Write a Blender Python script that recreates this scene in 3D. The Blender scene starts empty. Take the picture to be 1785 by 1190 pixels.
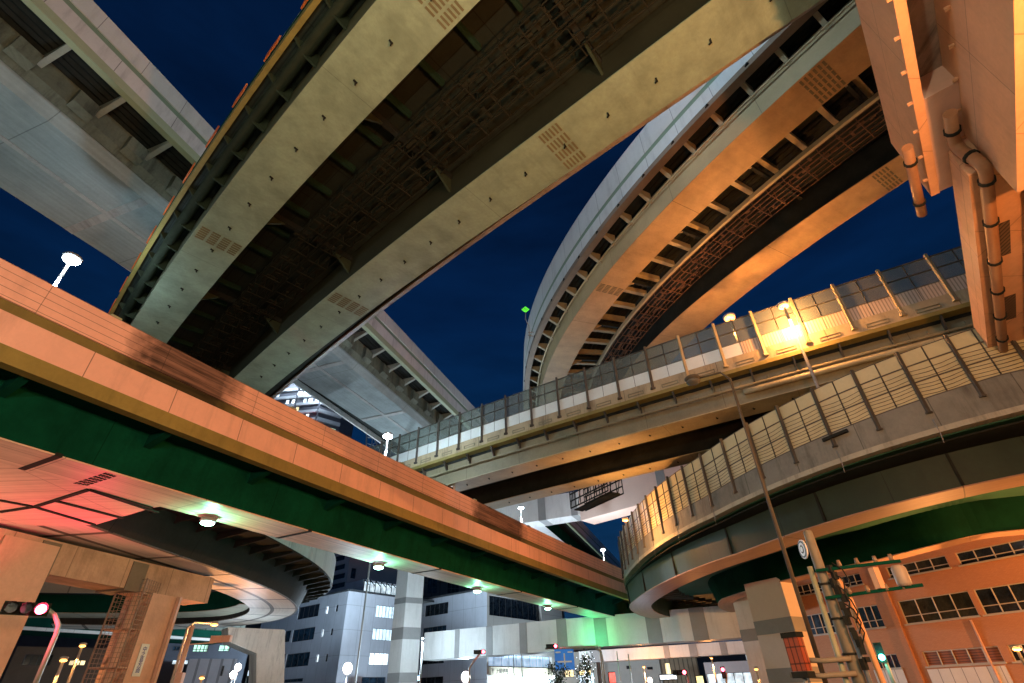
import bpy, bmesh, math, random
import numpy as np
from mathutils import Vector, Matrix
random.seed(7)
C = bpy.context.scene.collection
SC = bpy.context.scene

# ------------------------------------------------------------------ camera, sky, exposure
F, CX, CY, EYE = 888.0, 892.5, 595.0, 1.6            # survey of the photograph (1785 x 1190)
_up = np.array([852.0 - CX, -(-677.0 - CY), -F]); _up /= np.linalg.norm(_up)
_fw = np.array([0, 0, -1.0]); _y = _fw - _up * _fw.dot(_up); _y /= np.linalg.norm(_y)
ROT = np.stack([np.cross(_y, _up), _y, _up])          # camera axes -> world axes
cam = bpy.data.cameras.new('camera'); co = bpy.data.objects.new('camera', cam); C.objects.link(co)
cam.sensor_width = 36.0; cam.lens = F / 1785.0 * 36.0; cam.clip_end = 3000; cam.clip_start = 0.05
co.matrix_world = Matrix.Translation((0, 0, EYE)) @ Matrix(ROT.tolist()).to_4x4()
SC.camera = co

w = bpy.data.worlds.new('World'); SC.world = w; w.use_nodes = True
nt = w.node_tree; nt.nodes.clear()
wo = nt.nodes.new('ShaderNodeOutputWorld'); bg = nt.nodes.new('ShaderNodeBackground')
tc = nt.nodes.new('ShaderNodeTexCoord'); sx = nt.nodes.new('ShaderNodeSeparateXYZ')
cr = nt.nodes.new('ShaderNodeValToRGB')
nt.links.new(tc.outputs['Generated'], sx.inputs[0]); nt.links.new(sx.outputs['Z'], cr.inputs[0])
mpw = nt.nodes.new('ShaderNodeMapping'); mpw.inputs['Scale'].default_value = (1.2, 1.2, 5.0); nzw = nt.nodes.new('ShaderNodeTexNoise'); nzw.inputs['Scale'].default_value = 1.6; nzw.inputs['Detail'].default_value = 7; nzw.inputs['Roughness'].default_value = .6
nt.links.new(tc.outputs['Generated'], mpw.inputs[0]); nt.links.new(mpw.outputs[0], nzw.inputs['Vector'])
mrw = nt.nodes.new('ShaderNodeMapRange'); mrw.inputs[1].default_value = .35; mrw.inputs[2].default_value = .72; mrw.inputs[3].default_value = .72; mrw.inputs[4].default_value = 1.45; nt.links.new(nzw.outputs[0], mrw.inputs[0])
mxw = nt.nodes.new('ShaderNodeMix'); mxw.data_type = 'RGBA'; mxw.blend_type = 'MULTIPLY'; mxw.inputs[0].default_value = 1.0
nt.links.new(cr.outputs[0], mxw.inputs[6]); nt.links.new(mrw.outputs[0], mxw.inputs[7]); nt.links.new(mxw.outputs[2], bg.inputs[0]); nt.links.new(bg.outputs[0], wo.inputs[0])
el = cr.color_ramp.elements
el[0].position = 0.0; el[0].color = (0.010, 0.044, 0.100, 1)
el[1].position = 1.0; el[1].color = (0.0010, 0.0070, 0.028, 1)
e2 = cr.color_ramp.elements.new(0.30); e2.color = (0.0018, 0.023, 0.080, 1)
e2 = cr.color_ramp.elements.new(0.60); e2.color = (0.0010, 0.0110, 0.046, 1)
bg.inputs[1].default_value = 1.0
SC.view_settings.view_transform = 'Standard'; SC.view_settings.look = 'None'
SC.view_settings.exposure = 0.0; SC.view_settings.gamma = 1.0
cy = SC.cycles
cy.use_denoising = True; cy.max_bounces = 5; cy.diffuse_bounces = 3; cy.glossy_bounces = 2
cy.transmission_bounces = 3; cy.transparent_max_bounces = 6
cy.sample_clamp_indirect = 2.0; cy.sample_clamp_direct = 0.0; cy.caustics_reflective = False; cy.caustics_refractive = False

# ------------------------------------------------------------------ survey helpers
def ray(px, py): return ROT @ np.array([px - CX, -(py - CY), -F])
def P(px, py, z):                                     # the point of height z on a line of sight
    d = ray(px, py); t = (z - EYE) / d[2]; return np.array([d[0] * t, d[1] * t, z])
def at(px, py, dist):                                 # the point at a horizontal distance
    d = ray(px, py); t = dist / math.hypot(d[0], d[1]); return np.array([d[0] * t, d[1] * t, EYE + d[2] * t])
def proj(p):
    c = ROT.T @ (np.array(p, float) - np.array([0, 0, EYE])); return CX + F * c[0] / -c[2], CY - F * c[1] / -c[2]
def zat(px, py, q):                                   # height seen at a pixel above a plan point
    d = ray(px, py); return EYE + d[2] / math.hypot(d[0], d[1]) * math.hypot(q[0], q[1])
def on_line(q, dr, px, z):                            # t along a plan line whose point shows in pixel column px
    lo, hi = -120.0, 300.0; best = None
    ts = np.linspace(lo, hi, 4201)
    for t in ts:
        p = (q[0] + dr[0] * t, q[1] + dr[1] * t, z)
        c = ROT.T @ (np.array(p) - np.array([0, 0, EYE]))
        if -c[2] < 1: continue
        e = abs(CX + F * c[0] / -c[2] - px)
        if best is None or e < best[0]: best = (e, t)
    return best[1]

# ------------------------------------------------------------------ object helpers
WL = {}
def tag(o, label=None, cat=None, group=None, kind=None):
    if label: o['label'] = label
    if cat: o['category'] = cat
    if group: o['group'] = group
    if kind: o['kind'] = kind
    return o
def thing(name, label, cat, loc=(0, 0, 0), group=None):
    o = bpy.data.objects.new(name, None); C.objects.link(o); o.location = loc; o.empty_display_size = 0.3
    WL[o] = np.array(loc, float); return tag(o, label, cat, group)

class MB:
    def __init__(s): s.v = []; s.f = []; s.uv = []; s.sm = []
    def face(s, pts, uv=None, smooth=False):
        n = len(s.v); s.v.extend([tuple(map(float, p)) for p in pts]); s.f.append(tuple(range(n, n + len(pts)))); s.sm.append(smooth)
        if uv is None:
            a = np.array(pts, float); nn = np.cross(a[1] - a[0], a[2] - a[0]); l = np.linalg.norm(nn); nn = nn / l if l > 1e-12 else np.array([0, 0, 1.])
            if abs(nn[2]) > 0.75: uv = [(p[0], p[1]) for p in a]
            else:
                h = np.array([-nn[1], nn[0]]); h = h / (np.linalg.norm(h) + 1e-9); uv = [(p[0] * h[0] + p[1] * h[1], p[2]) for p in a]
        s.uv.append([tuple(map(float, q)) for q in uv])
    def hexa(s, b, t):                                 # bottom ring, top ring (4 or more points each)
        n = len(b)
        s.face(list(reversed(b))); s.face(t)
        for i in range(n):
            j = (i + 1) % n; s.face([b[i], b[j], t[j], t[i]])
    def box(s, c, sx, sy, sz, ang=0.0):                # c = centre of the base
        ca, sa = math.cos(ang), math.sin(ang); r = []
        for x, y in ((-1, -1), (1, -1), (1, 1), (-1, 1)):
            X, Y = x * sx / 2, y * sy / 2; r.append((c[0] + X * ca - Y * sa, c[1] + X * sa + Y * ca, c[2]))
        s.hexa(r, [(p[0], p[1], p[2] + sz) for p in r])
    def bar(s, a, b, wd, hg=None, up=(0, 0, 1)):       # rectangular bar from a to b
        hg = hg or wd; a = np.array(a, float); b = np.array(b, float); d = b - a; d /= np.linalg.norm(d)
        u = np.array(up, float)
        if abs(d.dot(u)) > .98: u = np.array([1., 0, 0])
        r = np.cross(d, u); r /= np.linalg.norm(r); q = np.cross(r, d)
        k = [(-1, -1), (1, -1), (1, 1), (-1, 1)]
        s.hexa([a + r * x * wd / 2 + q * y * hg / 2 for x, y in k], [b + r * x * wd / 2 + q * y * hg / 2 for x, y in k])
    def tube(s, pts, rad, n=8, cap=True):
        pts = [np.array(p, float) for p in pts]; rings = []
        rad = rad if isinstance(rad, (list, tuple)) else [rad] * len(pts)
        u = None
        for i, p in enumerate(pts):
            d = pts[min(i + 1, len(pts) - 1)] - pts[max(i - 1, 0)]; d /= np.linalg.norm(d)
            if u is None: u = np.array([0, 0, 1.]) if abs(d[2]) < .9 else np.array([1., 0, 0])
            r = np.cross(d, u); r /= np.linalg.norm(r); q = np.cross(r, d); u = q
            rings.append([p + (r * math.cos(k * 2 * math.pi / n) + q * math.sin(k * 2 * math.pi / n)) * rad[i] for k in range(n)])
        for a, b in zip(rings, rings[1:]):
            for k in range(n):
                j = (k + 1) % n; s.face([a[k], a[j], b[j], b[k]], smooth=True)
        if cap: s.face(list(reversed(rings[0]))); s.face(rings[-1])
    def ball(s, c, r, sz=1.0, nu=10, nv=6):
        def q(i, j):
            th = math.pi * j / nv; ph = 2 * math.pi * i / nu
            return (c[0] + r * math.sin(th) * math.cos(ph), c[1] + r * math.sin(th) * math.sin(ph), c[2] + r * sz * math.cos(th))
        for j in range(nv):
            for i in range(nu):
                pts = [q(i, j), q(i, j + 1), q(i + 1, j + 1), q(i + 1, j)]
                if j == 0: pts = [pts[0], pts[1], pts[2]]
                elif j == nv - 1: pts = [pts[0], pts[1], pts[3]]
                s.face(pts, smooth=True)
    def disc(s, c, nrm, r, th=0.05, n=14):
        c = np.array(c, float); d = np.array(nrm, float); d /= np.linalg.norm(d)
        s.tube([c, c + d * th], r, n)
    def build(s, name, m, parent=None):
        off = WL[parent] if parent is not None else np.zeros(3)
        me = bpy.data.meshes.new(name)
        vs = np.array(s.v, float) - off
        me.from_pydata([tuple(p) for p in vs], [], s.f)
        ul = me.uv_layers.new(name='UVMap'); k = 0
        flat = [c for fc in s.uv for q in fc for c in q]
        ul.data.foreach_set('uv', flat)
        me.polygons.foreach_set('use_smooth', s.sm)
        me.materials.append(m)
        bm = bmesh.new(); bm.from_mesh(me); bmesh.ops.remove_doubles(bm, verts=bm.verts, dist=1e-5)
        bmesh.ops.recalc_face_normals(bm, faces=bm.faces); bm.to_mesh(me); bm.free()
        o = bpy.data.objects.new(name, me); C.objects.link(o); o.parent = parent; WL[o] = off
        return o

# ------------------------------------------------------------------ plan paths and swept sections
class Path:
    def __init__(s, pts, deg=3, before=0.0, after=0.0, step=1.0):
        q = np.array([[p[0], p[1]] for p in pts]); z = np.array([p[2] for p in pts])
        c = np.concatenate([[0], np.cumsum(np.linalg.norm(np.diff(q, axis=0), axis=1))])
        deg = min(deg, len(q) - 1); fx, fy = np.polyfit(c, q[:, 0], deg), np.polyfit(c, q[:, 1], deg)
        t = np.linspace(0, c[-1], max(8, int(c[-1] / step)))
        xy = np.stack([np.polyval(fx, t), np.polyval(fy, t)], 1)
        if before:
            d = xy[0] - xy[1]; d /= np.linalg.norm(d); k = np.arange(int(before / step), 0, -1) * step; xy = np.concatenate([xy[0] + d * k[:, None], xy])
        if after:
            d = xy[-1] - xy[-2]; d /= np.linalg.norm(d); k = np.arange(1, int(after / step) + 1) * step; xy = np.concatenate([xy, xy[-1] + d * k[:, None]])
        s._init(xy)
    def _init(s, xy):
        s.xy = xy; s.s = np.concatenate([[0], np.cumsum(np.linalg.norm(np.diff(xy, axis=0), axis=1))]); s.L = s.s[-1]
        g = np.gradient(xy, axis=0); g /= np.linalg.norm(g, axis=1)[:, None]; s.t = g; s.n = np.stack([g[:, 1], -g[:, 0]], 1)
    def at(s, S, u=0.0, z=0.0):
        x = np.interp(S, s.s, s.xy[:, 0]); y = np.interp(S, s.s, s.xy[:, 1]); nx = np.interp(S, s.s, s.n[:, 0]); ny = np.interp(S, s.s, s.n[:, 1])
        return np.array([x + nx * u, y + ny * u, z])
    def dir(s, S): return np.array([np.interp(S, s.s, s.t[:, 0]), np.interp(S, s.s, s.t[:, 1]), 0.0])
    def su(s, p):
        d = s.xy - np.array(p[:2]); i = int(np.argmin((d ** 2).sum(1))); v = -d[i]
        return s.s[i] + v.dot(s.t[i]), v.dot(s.n[i])
    def rail(s, pts, deg=1):
        a = np.array([s.su(p) for p in pts]); k = np.polyfit(a[:, 0], a[:, 1], min(deg, len(a) - 1)); lo, hi = a[:, 0].min() - 4, a[:, 0].max() + 4
        return lambda S: float(np.polyval(k, min(max(S, lo), hi)))
    def stations(s, s0, s1):
        return np.concatenate([[s0], s.s[(s.s > s0 + .05) & (s.s < s1 - .05)], [s1]])
def val(u, S): return u(S) if callable(u) else u
def sweep(mb, path, prof, s0=0.0, s1=None, zf=None, cap=True, smooth=False):
    s1 = path.L if s1 is None else s1; st = path.stations(s0, s1); rings = []
    for S in st:
        dz = zf(S) if zf else 0.0; rings.append([path.at(S, val(u, S), val(z, S) + dz) for u, z in prof])
    n = len(prof); per = [0.0]
    for i in range(n): per.append(per[-1] + np.linalg.norm(np.array(rings[0][i]) - np.array(rings[0][(i + 1) % n])))
    for k in range(len(st) - 1):
        for i in range(n):
            j = (i + 1) % n; a, b = rings[k], rings[k + 1]
            mb.face([a[i], a[j], b[j], b[i]], [(st[k], per[i]), (st[k], per[i + 1]), (st[k + 1], per[i + 1]), (st[k + 1], per[i])])
    if cap: mb.face(rings[0]); mb.face(list(reversed(rings[-1])))
    return mb
def rect(u0, u1, z0, z1): return [(u0, z0), (u1, z0), (u1, z1), (u0, z1)]
def rib(mb, path, S, poly, th, zf=None):               # a plate across the path, its outline given in (u, z)
    dz = zf(S) if zf else 0.0; d = path.dir(S) * th / 2
    a = [path.at(S, val(u, S), val(z, S) + dz) for u, z in poly]
    mb.hexa([p - d for p in a], [p + d for p in a]); return mb

# ------------------------------------------------------------------ materials
MATS = {}
def mat(name, col, rough=0.75, var=0.18, vscale=0.5, streak=0.0, su=0.0, sv=0.0, sw=0.03, sdark=0.35, bump=0.0, metal=0.0, grime=None, off=0.0, stain=0.0, board=0.0, spec=None):
    m = bpy.data.materials.new(name); m.use_nodes = True; t = m.node_tree; N = t.nodes; L = t.links; b = N['Principled BSDF']
    b.inputs['Roughness'].default_value = rough; b.inputs['Metallic'].default_value = metal; b.inputs['Specular IOR Level'].default_value = spec if spec is not None else .35
    ob = N.new('ShaderNodeTexCoord'); uv = N.new('ShaderNodeUVMap'); uv.uv_map = 'UVMap'
    def math_(op, a, c=None, clamp=False):
        q = N.new('ShaderNodeMath'); q.operation = op; q.use_clamp = clamp
        for i, x in enumerate((a, c)):
            if x is None: continue
            if isinstance(x, (int, float)): q.inputs[i].default_value = x
            else: L.new(x, q.inputs[i])
        return q.outputs[0]
    def noise(vec, sc, det=4, rg=0.55):
        q = N.new('ShaderNodeTexNoise'); q.inputs['Scale'].default_value = sc; q.inputs['Detail'].default_value = det; q.inputs['Roughness'].default_value = rg
        L.new(vec, q.inputs['Vector']); return q.outputs[0]
    def remap(x, a, c, lo, hi):
        q = N.new('ShaderNodeMapRange'); q.inputs[1].default_value = a; q.inputs[2].default_value = c; q.inputs[3].default_value = lo; q.inputs[4].default_value = hi; L.new(x, q.inputs[0]); return q.outputs[0]
    n1 = noise(ob.outputs['Object'], vscale, 6, 0.62); n2 = noise(ob.outputs['Object'], 7.0, 5, 0.65)
    fac = math_('MULTIPLY', remap(n1, .3, .7, 1 - var, 1 + var * .6), remap(n2, .3, .7, 1 - var * .45, 1 + var * .3))
    if streak or su or sv or grime or board:
        sp = N.new('ShaderNodeSeparateXYZ'); L.new(uv.outputs[0], sp.inputs[0]); U, V = sp.outputs[0], sp.outputs[1]
    if streak:
        mp = N.new('ShaderNodeMapping'); mp.inputs['Scale'].default_value = (.75, .10, 1); L.new(uv.outputs[0], mp.inputs[0])
        s1 = noise(mp.outputs[0], 1.6, 8, 0.72); fac = math_('MULTIPLY', fac, remap(s1, .50, .70, 1.0, 1 - min(.9, streak * 1.6)))
    if stain:
        n3 = noise(ob.outputs['Object'], .22, 7, 0.7); fac = math_('MULTIPLY', fac, remap(n3, .5, .72, 1.0, 1 - stain))
    if board:
        mp = N.new('ShaderNodeMapping'); mp.inputs['Scale'].default_value = (.12, 3.2, 1); L.new(uv.outputs[0], mp.inputs[0])
        s1 = noise(mp.outputs[0], 1.5, 3, 0.5); fac = math_('MULTIPLY', fac, remap(s1, .35, .65, 1 - board, 1 + board * .4))
    for X, sp_ in ((('U'), su), (('V'), sv)):
        if not sp_: continue
        src = U if X == 'U' else V
        md = math_('FLOORED_MODULO' if hasattr(bpy.types.ShaderNodeMath, 'x') else 'WRAP', math_('ADD', src, off if X == 'U' else 0.0), None) if False else math_('FRACT', math_('DIVIDE', math_('ADD', src, 1000.0 + (off if X == 'U' else 0.0)), sp_))
        ln = math_('LESS_THAN', md, sw / sp_); fac = math_('MULTIPLY', fac, math_('SUBTRACT', 1.0, math_('MULTIPLY', ln, 1 - sdark)))
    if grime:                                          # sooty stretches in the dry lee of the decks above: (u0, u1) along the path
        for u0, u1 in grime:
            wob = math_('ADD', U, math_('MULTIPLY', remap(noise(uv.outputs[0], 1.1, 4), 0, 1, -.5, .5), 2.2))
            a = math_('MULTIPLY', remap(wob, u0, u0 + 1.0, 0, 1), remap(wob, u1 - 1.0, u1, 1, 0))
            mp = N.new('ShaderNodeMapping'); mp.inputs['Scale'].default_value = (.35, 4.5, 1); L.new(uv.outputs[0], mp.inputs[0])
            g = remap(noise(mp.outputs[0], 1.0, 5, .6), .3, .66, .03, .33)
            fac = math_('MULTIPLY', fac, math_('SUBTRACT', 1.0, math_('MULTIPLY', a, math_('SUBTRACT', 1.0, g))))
    mx = N.new('ShaderNodeMix'); mx.data_type = 'RGBA'; mx.blend_type = 'MULTIPLY'; mx.inputs[0].default_value = 1.0
    mx.inputs[6].default_value = (*col, 1); L.new(fac, mx.inputs[7]); L.new(mx.outputs[2], b.inputs['Base Color'])
    if bump:
        bp = N.new('ShaderNodeBump'); bp.inputs['Strength'].default_value = bump; bp.inputs['Distance'].default_value = .02; L.new(n2, bp.inputs['Height']); L.new(bp.outputs[0], b.inputs['Normal'])
    MATS[name] = m; return m
def glow(name, col, strength, blinds=False):
    m = bpy.data.materials.new(name); m.use_nodes = True; N = m.node_tree.nodes; L = m.node_tree.links; b = N['Principled BSDF']
    b.inputs['Base Color'].default_value = (*[min(1, c) for c in col], 1); b.inputs['Emission Color'].default_value = (*col, 1); b.inputs['Emission Strength'].default_value = strength
    if blinds:                                         # rooms differ: blinds, ceiling lights, furniture
        tx = N.new('ShaderNodeTexCoord'); mp = N.new('ShaderNodeMapping'); mp.inputs['Scale'].default_value = (1.1, 1.1, .8); nz = N.new('ShaderNodeTexNoise'); nz.inputs['Scale'].default_value = 1.0; nz.inputs['Detail'].default_value = 5; nz.inputs['Roughness'].default_value = .75
        mr = N.new('ShaderNodeMapRange'); mr.inputs[1].default_value = .36; mr.inputs[2].default_value = .64; mr.inputs[3].default_value = strength * .22; mr.inputs[4].default_value = strength * 1.25
        L.new(tx.outputs['Object'], mp.inputs[0]); L.new(mp.outputs[0], nz.inputs['Vector']); L.new(nz.outputs[0], mr.inputs[0]); L.new(mr.outputs[0], b.inputs['Emission Strength'])
    MATS[name] = m; return m
def sheer(name, col, alpha):
    m = mat(name, col, .3, .12, .8); t = m.node_tree; o = t.nodes['Material Output']; b = t.nodes['Principled BSDF']; tr = t.nodes.new('ShaderNodeBsdfTransparent'); mx = t.nodes.new('ShaderNodeMixShader'); mx.inputs[0].default_value = alpha
    tr.inputs[0].default_value = (.85, .9, .86, 1); t.links.new(tr.outputs[0], mx.inputs[1]); t.links.new(b.outputs[0], mx.inputs[2]); t.links.new(mx.outputs[0], o.inputs[0]); return m
def glass(name, col, rough=.12):
    m = mat(name, col, rough, .1); return m
def lamp_light(pos, col, watts, rad=.15, spot=None):
    l = bpy.data.lights.new('lamp_light', 'SPOT' if spot else 'POINT'); l.color = col; l.energy = watts; l.shadow_soft_size = rad
    o = bpy.data.objects.new('lamp_light', l); C.objects.link(o); o.location = pos
    if spot: l.spot_size = math.radians(spot[1]); l.spot_blend = .6; o.rotation_euler = Vector(spot[0]).to_track_quat('-Z', 'Y').to_euler()
    return o

pe = Path([P(x, y, 9.9) for x, y in [(0, 634), (309, 752), (450, 803), (600, 867), (800, 944), (971, 1000), (1097, 1046)]], 2, before=16, after=16)
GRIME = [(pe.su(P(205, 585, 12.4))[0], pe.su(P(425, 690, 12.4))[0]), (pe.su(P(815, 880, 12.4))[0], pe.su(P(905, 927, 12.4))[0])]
CONC = mat('grey_concrete', (.36, .38, .37), .85, .22, .35, streak=.25, bump=.25, stain=.35)
CONC_SOF = mat('concrete_soffit', (.27, .33, .33), .85, .16, .3, su=9.0, sw=.05, sdark=.6, bump=.2, stain=.35, board=.10)
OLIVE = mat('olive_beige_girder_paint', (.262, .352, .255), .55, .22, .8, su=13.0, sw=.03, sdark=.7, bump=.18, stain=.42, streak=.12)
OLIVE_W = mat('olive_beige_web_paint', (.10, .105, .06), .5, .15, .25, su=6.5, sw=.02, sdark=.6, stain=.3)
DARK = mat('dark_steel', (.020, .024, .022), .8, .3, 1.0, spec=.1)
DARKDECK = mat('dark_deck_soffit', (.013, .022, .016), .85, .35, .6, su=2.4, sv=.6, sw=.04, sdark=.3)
GREENST = mat('green_steel', (.003, .050, .034), .85, .25, .5, stain=.3, spec=.03)
GREENWEB = mat('green_web_paint', (.0025, .062, .036), .8, .3, .6, spec=.03, su=7.5, sw=.03, sdark=.5, stain=.5, streak=.2)
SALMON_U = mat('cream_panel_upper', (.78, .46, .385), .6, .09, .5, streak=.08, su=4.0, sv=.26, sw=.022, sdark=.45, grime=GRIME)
SALMON_L = mat('cream_panel_lower', (.80, .48, .40), .6, .09, .4, streak=.13, su=2.9, sw=.03, sdark=.35, stain=.10)
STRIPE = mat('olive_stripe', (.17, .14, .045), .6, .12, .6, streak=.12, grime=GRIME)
LEDGE = mat('ochre_deck_edge', (.245, .205, .058), .65, .16, .5, streak=.18)
SOF_E = mat('pale_box_soffit', (.70, .58, .48), .5, .10, .4, su=5.2, sv=1.15, sw=.03, sdark=.45, board=.16, stain=.15)
WHITEP = mat('white_barrier_panel', (.62, .64, .61), .55, .08, .4, su=2.6, sw=.03, sdark=.35, streak=.12)
WHITEP_L = mat('white_barrier_lower', (.62, .62, .60), .55, .08, .4, su=3.6, sw=.04, sdark=.4, streak=.2)
SAGE = mat('sage_green_band', (.20, .29, .20), .6, .1, .5)
SAGE_L = mat('pale_green_ledge', (.34, .40, .26), .6, .1, .5)
GSTEEL = mat('galvanised_steel', (.30, .31, .30), .5, .15, 2.0, metal=.2)
POSTM = mat('brown_grey_post', (.075, .072, .058), .55, .2, 1.0)
TINT = mat('smoked_panel', (.10, .11, .11), .25, .15, .6)
PANELY = mat('translucent_yellow_panel', (.52, .49, .29), .4, .12, .5, stain=.2)
PANELW = mat('frosted_white_panel', (.74, .82, .78), .4, .08, .5)
PIERW = mat('white_pier_paint', (.56, .58, .57), .5, .10, .3, streak=.12, bump=.1)
PIERG = mat('grey_pier_band', (.24, .25, .25), .55, .12, .5)
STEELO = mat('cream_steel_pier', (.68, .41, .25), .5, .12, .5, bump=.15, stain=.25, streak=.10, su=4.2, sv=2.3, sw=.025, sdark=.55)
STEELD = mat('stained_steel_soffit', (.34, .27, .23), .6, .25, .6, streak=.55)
TAN = mat('stained_tan_concrete', (.58, .38, .29), .85, .2, .7, streak=.22, su=3.0, sw=.05, sdark=.6, bump=.3, stain=.4)
ORANGE = mat('orange_reflector', (.75, .16, .03), .5, .1)
ASPHALT = mat('asphalt', (.05, .05, .05), .9, .25, .8, bump=.3)
PAVE = mat('pavement_slabs', (.22, .22, .21), .85, .15, .6, su=.9, sv=.9, sw=.03)
LINEP = mat('road_paint', (.75, .75, .72), .7, .15, 1.0)

SODIUM = glow('sodium_lens', (1.0, .42, .10), 4.5)
LEDW = glow('white_led_lens', (.80, .92, 1.0), 60.0)
GREENL = glow('green_white_lens', (.45, 1.0, .78), 22.0)
REDL = glow('red_signal_lens', (1.0, .05, .08), 28.0)
CYANL = glow('green_signal_lens', (.1, .9, .75), 28.0)
C_SOD = (1.0, .38, .10); C_WARM = (1.0, .62, .36); C_LED = (.68, .85, 1.0); C_GRN = (.20, 1.0, .55)

# ------------------------------------------------------------------ ground
mb = MB(); mb.face([(-500, -300, 0), (500, -300, 0), (500, 700, 0), (-500, 700, 0)]); tag(mb.build('ground', PAVE), kind='structure')
def sheet(name, m, pts, z):
    mb = MB(); mb.face([(x, y, z) for x, y in pts]); return tag(mb.build(name, m), kind='structure')
sheet('road', ASPHALT, [(-60, 6), (60, 6), (60, 24), (-60, 24)], .004)
sheet('road', ASPHALT, [(-8, 24), (10, 24), (26, 160), (4, 160)], .004)
for i in range(14):
    sheet('road_marking', LINEP, [(-52 + i * 8, 14.9), (-48 + i * 8, 14.9), (-48 + i * 8, 15.1), (-52 + i * 8, 15.1)], .008)

# ------------------------------------------------------------------ E: the salmon-panelled viaduct across the lower left
def pts(l, z): return [P(x, y, z) for x, y in l]
pe = Path(pts([(0, 634), (309, 752), (450, 803), (600, 867), (800, 944), (971, 1000), (1097, 1046)], 9.9), 2, before=16, after=16)
s_at = lambda p: p.su
sE0, sE1 = 0.0, pe.L
EV = thing('viaduct', 'long salmon panelled ramp with an olive stripe crossing the lower left of the street', 'viaduct', pe.at(20, -3, 9.9))
eO = pe.rail(pts([(0, 767), (187, 821), (340, 867), (450, 896), (619, 947), (834, 1013), (1019, 1061)], 8.5), 1)
def edge_parapet(V, path, sgn, ze, zt, mu, ms, ml, mg, s0=0.0, s1=None, zf=None):
    h = zt - ze; z = lambda f: ze + h * f
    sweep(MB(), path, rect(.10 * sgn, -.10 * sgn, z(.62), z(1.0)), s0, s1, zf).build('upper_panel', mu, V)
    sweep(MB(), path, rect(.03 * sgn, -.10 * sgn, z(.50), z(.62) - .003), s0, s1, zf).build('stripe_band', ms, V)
    sweep(MB(), path, rect(.08 * sgn, -.12 * sgn, z(.175), z(.50) - .003), s0, s1, zf).build('lower_panel', ml, V)
    sweep(MB(), path, [(.10 * sgn, z(0)), (.10 * sgn, z(.175) - .003), (-.3 * sgn, z(.175) - .003), (-.3 * sgn, z(0))], s0, s1, zf).build('deck_edge', mg, V)
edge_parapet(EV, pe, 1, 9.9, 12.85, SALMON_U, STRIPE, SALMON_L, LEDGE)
sweep(MB(), pe, rect(-.303, -5.9, 10.12, 10.42)).build('deck', GREENST, EV)
sweep(MB(), pe, rect(-5.903, -6.1, 9.9, 12.6)).build('rear_parapet', SALMON_L, EV)
sweep(MB(), pe, [(lambda S: eO(S) + .0, 8.55), (lambda S: eO(S) + .25, 10.118), (lambda S: eO(S) - 2.45, 10.118), (lambda S: eO(S) - 2.25, 8.55)]).build('box_girder', GREENWEB, EV)
sweep(MB(), pe, [(lambda S: eO(S) - .01, 8.50), (lambda S: eO(S) - .01, 8.547), (lambda S: eO(S) - 2.24, 8.547), (lambda S: eO(S) - 2.24, 8.50)]).build('soffit_panel', SOF_E, EV)
for S in np.arange(3, pe.L - 2, 4.6):
    rib(MB(), pe, S, [(-.31, 10.117), (-.31, 10.0), (lambda q: eO(q) + .14, 9.62), (lambda q: eO(q) + .22, 10.117)], .26).build('bracket', GREENST, EV)
for S in np.arange(8, pe.L - 6, 11.0):                 # soffit joints
    rib(MB(), pe, S, [(lambda q: eO(q) + .02, 8.49), (lambda q: eO(q) + .02, 8.60), (lambda q: eO(q) - 2.27, 8.60), (lambda q: eO(q) - 2.27, 8.49)], .22).build('joint_cover', DARK, EV)
mb = MB()
for S in np.arange(2, pe.L - 2, 8.0): mb.box(pe.at(S, 0, 12.85), .35, .12, .10, math.atan2(*pe.dir(S)[[1, 0]]))
mb.build('coping_bracket', SAGE_L, EV)
mb = MB(); sweep(mb, pe, rect(eO, lambda S: eO(S) + .0, 0, 0)) if False else None
# widened soffit where the ramp leaves
wz = 8.52
EW = MB(); pl = [P(-60, 745, wz), P(-60, 905, wz), P(60, 916, wz), P(165, 915, wz), P(265, 885, wz), P(340, 868, wz)]
q0 = [pe.at(S, eO(S) - 2.2, wz) for S in np.linspace(pe.su(P(340, 867, wz))[0], 2, 9)]
poly = [P(-60, 905, wz), P(60, 916, wz), P(165, 915, wz), P(265, 885, wz)] + [q0[0]] + q0[1:]
EW.hexa([tuple(p) for p in poly], [(p[0], p[1], p[2] + 1.6) for p in poly]); EW.build('widened_soffit', SOF_E, EV)
mb = MB()
for a, b in (((155, 853), (275, 893)), ((95, 872), (215, 903)), ((60, 883), (165, 914)), ((265, 885), (155, 853)), ((155, 853), (60, 883)), ((60, 883), (-20, 868)), ((60, 883), (0, 892))):
    A_, B_ = P(*a, wz - .02), P(*b, wz - .02); mb.bar(A_, B_, .16, .06)
mb.build('drain_slot', DARK, EV)
def grating(mb, a, b, c, d, z, n, k):                  # rows of small slots on a soffit
    A_, B_, C_, D_ = (P(*q, z) for q in (a, b, c, d))
    for i in range(n):
        for j in range(k):
            f0, f1, g0, g1 = (i + .15) / n, (i + .85) / n, (j + .2) / k, (j + .8) / k
            def q(f, g): return (A_ * (1 - f) + B_ * f) * (1 - g) + (D_ * (1 - f) + C_ * f) * g
            b4 = [q(f0, g0), q(f1, g0), q(f1, g1), q(f0, g1)]; mb.hexa(b4, [p + np.array([0, 0, .03]) for p in b4])
mb = MB(); grating(mb, (125, 843), (152, 847), (205, 830), (185, 823), wz - .035, 4, 7); mb.build('grating', DARK, EV)

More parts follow.
